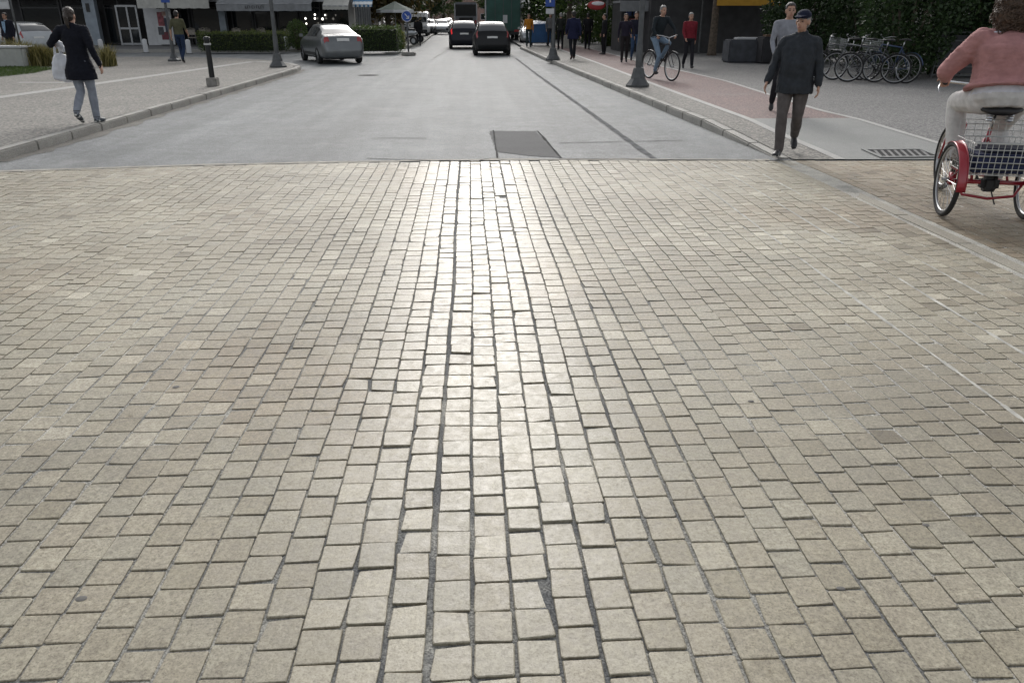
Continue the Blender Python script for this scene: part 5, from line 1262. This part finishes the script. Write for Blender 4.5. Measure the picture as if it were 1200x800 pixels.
far_block('low block behind the shrubs at the back of the plaza', 30, 46, 24, 10, 9, wall_l, front='y')
# green parasol of the corner cafe, scooters
pp = AT(463, 15, 52); pa = thing('cafe_parasol', 'green parasol with white edge at the corner cafe', 'parasol', (pp.x, 52, .13)); pz = pp.z
MB().tube([(0,0,0),(0,0,pz+.45)], .025, 8).build('pole', alu, pa); MB().lathe([(1e-3,pz+.5),(.5,pz+.28),(1.15,pz+.02)], 8).build('canopy', mat('parasol_green', (.05,.085,.07), .8, 0, .15, 5), pa); MB().lathe([(1.15,pz+.02),(1.16,pz-.14)], 8).build('valance', white_sign, pa); MB().lathe([(1e-3,0),(.25,0),(.25,.06),(1e-3,.08)], 12).build('base', grey_paint, pa)
pp = AT(606, 6, 66); pa2 = thing('white_parasol', 'large white parasol behind the covered lorry', 'parasol', (pp.x, 66, .13)); pz = CAM_H + 10*66*.921/F_PX
MB().tube([(0,0,0),(0,0,pz+1.2)], .03, 8).build('pole', alu, pa2); MB().lathe([(1e-3,pz+1.3),(.8,pz+.55),(1.5,pz+.0)], 8).build('canopy', white_sign, pa2); MB().lathe([(1.5,pz+.0),(1.51,pz-.15)], 8).build('valance', white_sign, pa2); MB().lathe([(1e-3,0),(.28,0),(.28,.06),(1e-3,.08)], 12).build('base', grey_paint, pa2)
def scooter(label, loc, rz, m_):
    t = thing('motor_scooter', label, 'scooter', loc, rz, 'scooters parked by the corner cafe'); r = .23
    for y in (-.62,.62):
        wl = MB().lathe([(.12,-.05),(.21,-.06),(r,-.03),(r,.03),(.21,.06),(.12,.05),(.12,-.05)], 20, c=(0,y,r), axis='X').build('wheel', rubber, t, 40); MB().lathe([(1e-3,-.04),(.125,-.04),(.125,.04),(1e-3,.04)], 14, c=(0,y,r), axis='X').build('rim', alloy, wl)
    MB().tube([(0,-.85,.62),(0,-.6,.66),(0,-.2,.62),(0,.0,.34),(0,.3,.30),(0,.42,.45),(0,.36,.9)], [(.08,.06),(.15,.16),(.16,.16),(.15,.06),(.16,.05),(.17,.06),(.1,.08)], 12, up=(1,0,0)).build('body', m_, t, True)
    MB().tube([(0,-.75,.80),(0,-.5,.83),(0,-.15,.80)], [(.1,.04),(.14,.05),(.1,.04)], 10, up=(1,0,0)).build('seat', dark_pl, t, True); MB().tube([(-.32,.28,1.02),(0,.36,.98),(.32,.28,1.02)], .018, 8).build('handlebar', dark_pl, t, True); MB().ell((0,.45,.92), (.09,.08,.1), 8).build('headlight', clear_lens, t, True); MB().tube([(0,.38,.85),(0,.6,.3)], .04, 8).build('fork', grey_paint, t)
    return t
for i, (px, py, a, m_) in enumerate(((473,53,70,silver_p),(483,50,60,paint_mat('paint_black', (0,0,0))))):
    p = G(px, py, .13); scooter(['silver motor scooter parked at the corner hedge','black motor scooter parked nearer the white van'][i], p, R(a), m_)
# parked bicycles and slatted rack on the plaza
bm_ = [mat('bike_silver', (.13,.14,.15), .5, .3, .1, 8), mat('bike_blue', (.03,.055,.12), .5, .2, .1, 8), mat('bike_dark', (.03,.03,.035), .4, .3, .1, 8)]
for i, (px, py, a, m_, lb_) in enumerate(((985,94,62,2,'dark bicycle parked leftmost of the shrub side row beside a silver one'), (1003,96,40,0,'silver bicycle with wire basket parked before the shrubs'), (1024,98,55,2,'dark bicycle leaning between the silver and the blue one'), (1042,97,28,1,'blue bicycle parked at the row end next to the dense shrub'))):
    p = G(px, py, PAVE); make_bike(lb_, (p.x, p.y+.2, PAVE), R(a), bm_[m_], 'bicycles parked before the shrubs', R(6 if i % 2 else -5), basket=(i in (1,3)))
rq = G(1118, 92, PAVE); rk = thing('slatted_rack', 'leaning grey metal rack with horizontal slats before the shrubs', 'rack', (rq.x, rq.y, PAVE), R(-22))
for s_ in (-1,1): MB().tube([(s_*.55,0,0),(s_*.42,.3,1.12)], .02, 8).build('upright', grey_paint, rk); MB().tube([(s_*.5,.55,0),(s_*.42,.3,1.12)], .016, 8).build('back_leg', grey_paint, rk)
for k in range(6): f_ = k/5; MB().box((0, .02+.28*f_, .08+1.03*f_), (1.08-.22*f_,.02,.035)).build('slat', grey_paint, rk)
MB().box((0,.2,.55), (.9,.01,.95), M=Matrix.Translation((0,.18,.58)) @ Matrix.Rotation(R(-15),4,'X')).build('dark_panel', wall_d, rk)
# covered table and crates outside the cafe
for i, (px, py, dx, h_, c, lb_) in enumerate(((878,74,1.5,.75,(.06,.065,.075),'cafe table under a dark cloth below the yellow awning'), (905,75,.8,.85,(.03,.03,.033),'dark covered crate stack beside the cafe table'))):
    p = G(px, py, PAVE); t = thing('covered_table' if i == 0 else 'covered_crates', lb_, 'table' if i == 0 else 'crates', (p.x, p.y+.4, PAVE)); mb = MB().bbox((0,0,h_/2), (dx,.8,h_), .05); o = mb.build('cloth', mat('tcloth%d' % i, c, .85, 0, .2, 5, .3, 8), t); MB().bbox((0,0,h_+.03), (dx*.6,.4,.08), .02).build('tray', panel_w if i == 0 else wood, t)

# ================================================================ PEOPLE
def place_px(px, py, z=PAVE): return G(px, py, z)
# woman in the dark coat
ps = walk('R', .55); ps.update(anR=(.075,.06,.09), toR=(.10,.23,.03), knR=(.085,.06,.50), anL=(-.05,-.26,.22), toL=(-.055,-.16,.06), knL=(-.075,.02,.49),
    elL=(-.40,.02,1.20), wrL=(-.47,.22,1.20), elR=(.27,-.05,1.14), wrR=(.31,.02,.89), neck=(0,.01,1.47), head=(-.02,.05,1.60))
wpos = G(107, 144, PAVE)
coat_m = cloth('coat', (.008,.009,.015)); jeans_l = cloth('jeans_pale', (.24,.26,.30))
wm_ = person('woman in long dark coat and pale jeans walking by the kerb', wpos, R(-4), ps, coat_m, jeans_l, mat('trainer_dark', (.05,.06,.07), .6), mat('hair_deep', (.03,.02,.014), .5, 0, .4, 40, .6, 60), .011, 1.72, .96, hair_style='pony', face=False,
    coat=dict(name='coat', mat=coat_m, hem=-.80, hemw=1.3, fold=.014, arm=.95), sole=rubber_w, curl=(1.3,.5), legk=1.06)
hw = wm_.matrix_basis @ Vector((-.485,.31,1.185))
bag = thing('carrier_bag', 'white plastic carrier bag hanging from the hand of the coated woman', 'bag', (hw.x, hw.y, hw.z-.53)); bag_m = mat('plastic_white', (.62,.64,.68), .4, 0, .08, 6, .4, 14, spec=.4)
bb_ = MB(); bb_.tube([(.03,0,0),(.035,0,.04),(.03,0,.15),(.02,0,.28),(.01,0,.36),(0,0,.40)], [(.12,.06),(.165,.09),(.16,.09),(.14,.075),(.09,.045),(.04,.02)], 18)
bg = fuse('bag_body', bb_, None, [bag_m], .011, bag, 1); smooth_noise(bg, .022, 11); smooth_noise(bg, .010, 28)
for s_ in (-1,1): MB().tube([(s_*.05,0,.36),(s_*.03,.01*s_,.46),(0,0,.55),(-s_*.01,0,.56)], [(.02,.006)]*4, 8).build('handle', bag_m, bag, True)
cr_ = MB().tube([(-.10,.0,.50),(-.05,.01,.60),(.0,0,.585),(.05,.02,.52),(.09,-.01,.42)], [(.02,.02),(.05,.035),(.04,.03),(.05,.03),(.02,.02)], 12); cb_ = fuse('loose_plastic', cr_, None, [bag_m], .010, bag, 1); smooth_noise(cb_, .018, 24)
# olive shirt
ps = walk('L', .7)
person('man in olive shirt and jeans walking towards the shops', G(215, 73.5, PAVE), R(-8), ps, cloth('olive', (.085,.085,.05)), cloth('jeans', (.02,.035,.075)), shoe_k, hair_d, .016, 1.78, 1.05, sleeves='short', face=False)
# blazer man behind grasses
bl = AT(8, 30, 30.6); person('man in dark blazer and light blue shirt behind the grasses', (bl.x, 30.6, PAVE), R(170), base_pose(), cloth('shirt_blue', (.22,.33,.46)), cloth('trousers_navy', (.012,.015,.025)), shoe_k, hair_d, .016, 1.72, 1.05,
    coat=dict(name='blazer', mat=cloth('blazer', (.012,.013,.022)), hem=-.35, hemw=1.05, fold=.006, collar=False)); 
bz = bpy.data.objects['blazer']
for f in bz.data.polygons: pass
MB().add([(-.075,.162,1.42),(.075,.162,1.42),(.06,.185,1.18),(.0,.19,1.0),(-.06,.185,1.18)], [(0,1,2,3,4)]).build('shirt_front', cloth('shirt_blue', (.22,.33,.46)), bz)
# capped man
ps = walk('R', .62); ps.update(anR=(.07,.20,.09), toR=(.09,.36,.04), knR=(.09,.16,.51), knL=(-.09,.04,.49), anL=(-.06,-.32,.22), toL=(-.08,-.23,.07), shL=(-.172,-.01,1.385), shR=(.172,-.01,1.385), elR=(.28,-.02,1.14), wrR=(.33,.08,.90), elL=(-.26,-.04,1.13), wrL=(-.29,.02,.87))
jk = cloth('jacket_navy', (.032,.037,.044)); mp_ = G(917, 184, .01)
person('man in dark jacket and cap stepping off the pavement', (mp_.x+.06, mp_.y+.08, rz_(9.6)+.008), R(153), ps, jk, cloth('trousers_grey', (.10,.09,.088)), shoe_k, hair_g, .0085, 1.74, 1.12, belly=.5, head_turn=R(-18),
    coat=dict(name='jacket', mat=jk, hem=-.52, hemw=1.08, fold=.02, belly=1.0, arm=.98, fs=(1.3,1.3,.8)), cap=cloth('cap_navy', (.012,.016,.035)), sole=rubber_w, legk=1.08)
person('passer-by in pale grey shirt behind the capped man', G(911, 131, PAVE), R(170), walk('L', .5), cloth('shirt_grey', (.24,.25,.28)), cloth('trousers_dark', (.02,.02,.024)), shoe_k, hair_d, .014, 1.80, .95, sleeves='long')
# red jumper, pair by the post, others
person('man in red jumper walking across the plaza', G(805, 80.5, PAVE), R(185), walk('L', .6), cloth('red', (.17,.018,.028)), cloth('trousers_dark', (.02,.02,.024)), shoe_k, hair_g, .016, 1.70, 1.08)
ps = walk('R', .6); ps.update(wrL=(-.34,.16,.93), elL=(-.30,.02,1.16))
person('woman in dark clothes walking beside the lamp post', G(731, 73.5, PAVE), R(172), ps, cloth('plum', (.02,.017,.03)), cloth('tights', (.02,.017,.018)), shoe_k, hair_b, .016, 1.68, .95, hair_style='bob')
person('person in dark top and blue jeans behind the lamp post', G(743, 71.5, PAVE), R(178), walk('L', .5), cloth('navy_top', (.015,.016,.028)), cloth('jeans_blue', (.04,.075,.14)), shoe_k, hair_b, .016, 1.74, 1.0)
person('person in black jacket standing near the tree trunk', G(707, 64, PAVE), R(100), base_pose(), cloth('black', (.01,.01,.012)), cloth('black', (.01,.01,.012)), shoe_k, hair_d, .018, 1.70, 1.0)
person('person in navy coat walking along the red cycle lane', G(671, 70, PAVE), R(5), walk('R', .8), cloth('navy_coat', (.014,.017,.045)), cloth('trousers_blk', (.016,.017,.022)), mat('shoe_brown', (.07,.03,.025), .6), hair_d, .016, 1.78, 1.08, face=False,
    coat=dict(name='coat', mat=cloth('navy_coat', (.014,.017,.045)), hem=-.6, hemw=1.12, fold=.012))
person('person in black walking ahead of the navy coat', G(688, 58.5, PAVE), R(-10), walk('L', .7), cloth('black', (.01,.01,.012)), cloth('black', (.01,.01,.012)), shoe_k, hair_d, .018, 1.74, 1.1, face=False)
person('slim person in dark clothes beside the stone block', G(656.5, 58.5, PAVE), R(0), base_pose(), cloth('darkgreen', (.02,.022,.02)), cloth('black', (.01,.01,.012)), shoe_k, hair_g, .018, 1.76, .9, face=False)
person('person in grey top and white cap beside the container', G(644.5, 54.5, PAVE), R(185), base_pose(), cloth('greytop', (.13,.13,.13)), cloth('darkpants', (.035,.037,.042)), shoe_k, hair_g, .018, 1.78, 1.0, cap=cloth('cap_white', (.5,.5,.5)))
person('worker in orange jacket standing by the silver car', G(619.5, 55.5, PAVE), R(182), base_pose(), cloth('orange', (.42,.17,.02)), cloth('workpants', (.03,.045,.045)), shoe_k, hair_b, .018, 1.72, 1.0)
person('person in black coat walking by the corner hedge', G(491, 54, 0), R(0), walk('L', .5), cloth('black', (.01,.01,.012)), cloth('black', (.01,.01,.012)), shoe_k, hair_d, .018, 1.68, 1.15, face=False, coat=dict(name='coat', mat=cloth('black', (.01,.01,.012)), hem=-.4, hemw=1.2, fold=.012))
# cyclist riding towards the crossing
cp = G(777, 95, PAVE); ca = R(200)
make_bike('dark city bicycle ridden along the edge of the cycle lane', (cp.x, cp.y+.4, PAVE), ca, bm_[2])
ps = base_pose(); ps.update(pelvis=(0,-.26,1.06), chest=(0,-.13,1.40), neck=(0,-.08,1.57), head=(0,-.03,1.71), shL=(-.19,-.09,1.51), shR=(.19,-.09,1.51), elL=(-.33,.04,1.27), elR=(.33,.04,1.27), wrL=(-.29,.16,1.12), wrR=(.29,.16,1.12),
    hipL=(-.09,-.22,1.02), hipR=(.09,-.22,1.02), knL=(-.12,.16,.92), anL=(-.11,-.14,.56), toL=(-.12,.0,.50), knR=(.11,.08,.60), anR=(.11,-.08,.25), toR=(.12,.06,.18))
person('cyclist in dark vest and pale jeans riding a bicycle', (cp.x, cp.y+.4, PAVE), ca, ps, cloth('vest', (.018,.024,.028)), cloth('jeans_pale2', (.16,.22,.29)), shoe_k, hair_g, .014, 1.75, 1.05, curl=(1.4,1.4), legk=.95)

# ---- tricycle and its rider
TH = R(-15); tl_, tr_ = G(1105,252), G(1205,259); tc = Vector(((tl_.x+tr_.x)/2 - .04, (tl_.y+tr_.y)/2, .004))
tri = thing('cargo_tricycle', 'red adult tricycle with wire cargo basket between the rear wheels', 'tricycle', tc, TH)
red_p = mat('trike_red', (.30,.012,.025), .3, .1, .08, 6, coat=.6); r_ = .305; tw = .325
for x, y in ((-tw,0), (tw,0), (0,1.22)): bike_wheel(tri, (x, y, r_+.012), r_-.012, n_sp=28, tyre_w=.022)
f = MB()
f.tube([(-tw+.06,0,r_),(tw-.06,0,r_)], .019, 10); f.tube([(-.26,0,r_),(-.20,-.03,.20),(0,-.05,.175),(.20,-.03,.20),(.26,0,r_)], .012, 8)
f.tube([(0,1.02,.80),(0,.92,.55),(0,.70,.34),(0,.50,.30)], .021, 10); f.tube([(0,1.0,.74),(0,.80,.44),(0,.42,.40),(0,.36,.52)], .015, 8)
f.tube([(0,.50,.30),(0,.36,.40),(0,.24,.72)], .017, 10)
for s_ in (-1,1): f.tube([(s_*.02,.48,.30),(s_*.12,.25,.29),(s_*.14,0,r_)], .013, 8); f.tube([(s_*.02,.28,.62),(s_*.13,.05,.40),(s_*.14,0,r_)], .011, 8); f.tube([(s_*.06,1.05,.66),(s_*.065,1.13,.50),(s_*.065,1.22,r_)], .011, 8)
f.tube([(-.06,1.05,.66),(.06,1.05,.66)], .014, 8); f.tube([(0,1.05,.62),(0,1.00,.86)], .018, 8)
for s_ in (-1,1): f.tube([(s_*.27,0,r_),(s_*.27,0,.40),(s_*.27,.16,.40),(s_*.27,-.24,.40)], .009, 6); f.box((s_*.30,0,r_+.02), (.03,.07,.10))
f.build('frame', red_p, tri, True)
for s_ in (-1,1):
    MB().tube([(s_*tw-s_*.012, (r_+.02)*math.cos(a), r_+(r_+.02)*math.sin(a)) for a in np.linspace(R(62), R(186), 16)], [(.036,.004)]*16, 8, up=(1,0,0)).build('mudguard', red_p, tri, True)
    MB().tube([(s_*tw-s_*.046, (r_+.014)*math.cos(a), r_+(r_+.018)*math.sin(a)) for a in np.linspace(R(62), R(186), 16)], [(.004,.016)]*16, 6, up=(1,0,0)).build('mudguard_skirt', red_p, tri, True)
bk = MB(); wire = mat('wire_grey', (.50,.51,.50), .4, .4, .1, 10); bx0, bx1, by0, by1, bz0, bz1 = -.268, .268, -.28, .16, .41, .66
for z in np.linspace(bz0, bz1, 6): bk.tube([(bx0,by0,z),(bx1,by0,z),(bx1,by1,z),(bx0,by1,z)], .0035 if z < bz1 else .006, 5, closed=True)
for x in np.linspace(bx0, bx1, 13): bk.tube([(x,by0,bz1),(x,by0,bz0),(x,by1,bz0),(x,by1,bz1)], .0028, 4)
for y in np.linspace(by0, by1, 10): bk.tube([(bx0,y,bz1),(bx0,y,bz0),(bx1,y,bz0),(bx1,y,bz1)], .0028, 4)
for x in np.linspace(bx0, bx1, 10): bk.tube([(x,by1,bz1),(x,by1+.02,bz1+.13)], .0028, 4)
for z in (.05,.10,.135): bk.tube([(bx0,by1+.02*z/.13,bz1+z),(bx1,by1+.02*z/.13,bz1+z)], .0032, 4)
bk.build('basket', wire, tri)
MB().tube([(0,.24,.70),(0,.215,.83)], .014, 8).build('seat_post', chrome, tri, True)
sd = MB().tube([(0,.04,.865),(0,.09,.885),(0,.20,.885),(0,.32,.875),(0,.42,.865)], [(.10,.025),(.165,.04),(.135,.04),(.06,.03),(.025,.02)], 16, up=(1,0,0)).build('saddle', mat('saddle_black', (.012,.012,.014), .5, 0, .1, 10), tri, True)
for s_ in (-1,1): MB().lathe([(.028,0),(.032,.01),(.028,.02),(.032,.03),(.028,.04),(.032,.05),(.028,.06)], 10, c=(s_*.075,.10,.79)).build('saddle_spring', steel, sd)
hbm = MB().tube([(0,1.00,.86),(0,.97,1.02)], .014, 8).tube([(-.31,.66,1.05),(-.30,.80,1.06),(-.18,.95,1.04),(0,.97,1.02),(.18,.95,1.04),(.30,.80,1.06),(.31,.66,1.05)], .0115, 8).build('handlebar', chrome, tri, True)
for s_ in (-1,1):
    MB().tube([(s_*.31,.78,1.06),(s_*.31,.645,1.05)], .017, 10).build('grip', dark_pl, hbm, True); MB().tube([(s_*.305,.80,1.05),(s_*.33,.76,1.0),(s_*.34,.66,.965)], [.006,.007,.005], 6).build('brake_lever', chrome, hbm, True)
MB().lathe([(.04,-.01),(.075,-.01),(.075,.01),(.04,.01),(.04,-.01)], 18, c=(.03,0,r_), axis='X').bbox((.0,.0,.295), (.14,.13,.13), .03).build('axle_gear', dark_pl, tri)
ck = MB().lathe([(.075,-.004),(.09,-.004),(.09,.004),(.075,.004),(.075,-.004)], 22, c=(.045,.52,.30), axis='X'); LP, RP = (-.07,.64,.39), (.07,.40,.21)
ck.tube([(-.055,.52,.30), LP], .011, 6).tube([(.055,.52,.30), RP], .011, 6); ck.box((-.125,.64,.39), (.1,.09,.024)).box((.125,.40,.21), (.1,.09,.024)); ck.build('crankset', dark_pl, tri)
MB().tube([(.045,.52,.388),(.04,.02,.34)], .005, 5).tube([(.045,.52,.212),(.04,.02,.265)], .005, 5).build('chain', dark_pl, tri); MB().tube([(.02,-.03,.24),(.05,-.06,.15),(.06,-.06,.13)], .006, 6).build('cable', dark_pl, tri)
MB().tube([(0, 1.22+(r_+.02)*math.cos(a), r_+(r_+.02)*math.sin(a)) for a in np.linspace(R(70), R(200), 12)], [(.034,.004)]*12, 8, up=(1,0,0)).build('front_mudguard', dark_pl, tri, True)
Mt = Matrix.Translation(tc) @ Matrix.Rotation(TH, 4, 'Z')
nb = thing('blue_crate', 'navy blue fabric crate lying in the tricycle basket', 'crate', Mt @ Vector((.0,-.06,.418)), TH); nm = mat('navy_fabric', (.012,.018,.06), .8, 0, .2, 8, .3, 40)
cbx = MB().bbox((0,0,.075), (.49,.38,.15), .025); ob = cbx.build('crate_body', nm, nb, 40)
for z in (.03,.08,.13): MB().box((0,-.192,z), (.5,.006,.008)).build('seam', dark_pl, ob)
MB().bbox((.05,.02,.165), (.40,.28,.05), .02).build('folded_cloth', mat('cloth_dark2', (.02,.022,.04), .85), nb, 40)
pose = dict(pelvis=(0,.17,.99), chest=(0,.25,1.33), neck=(0,.30,1.50), head=(0,.35,1.645), shL=(-.215,.27,1.43), shR=(.215,.27,1.43), elL=(-.40,.40,1.17), elR=(.40,.40,1.17), wrL=(-.325,.625,1.095), wrR=(.325,.625,1.095),
    hipL=(-.125,.20,.955), hipR=(.125,.20,.955), knL=(-.19,.62,.90), anL=(-.155,.56,.49), toL=(-.16,.70,.425), knR=(.17,.56,.70), anR=(.15,.33,.31), toR=(.155,.47,.245))
pink = cloth('sweater_pink', (.37,.19,.185), bump=.35); pants_w = cloth('trousers_pale', (.56,.555,.55)); 
rid = person('rider in pink jumper and pale trousers on the red tricycle', tc, TH, pose, cloth('white_shirt', (.6,.62,.68)), pants_w, mat('shoe_pale', (.3,.28,.26), .6), hair_b, .0105, 1.75, 1.36, hair_style='curly', face=False, thick=1.22, legk=1.22, curl=(1.35,1.35), palm=((0,.3,-1),(0,.3,-1)), seated=True,
    coat=dict(name='jumper', mat=pink, hem=.15, hemw=1.16, fold=.010, collar=False, arm=1.22, cuff=.80, fs=(.6,.6,3.2)))

if TMP: bpy.data.scenes.remove(TMP)
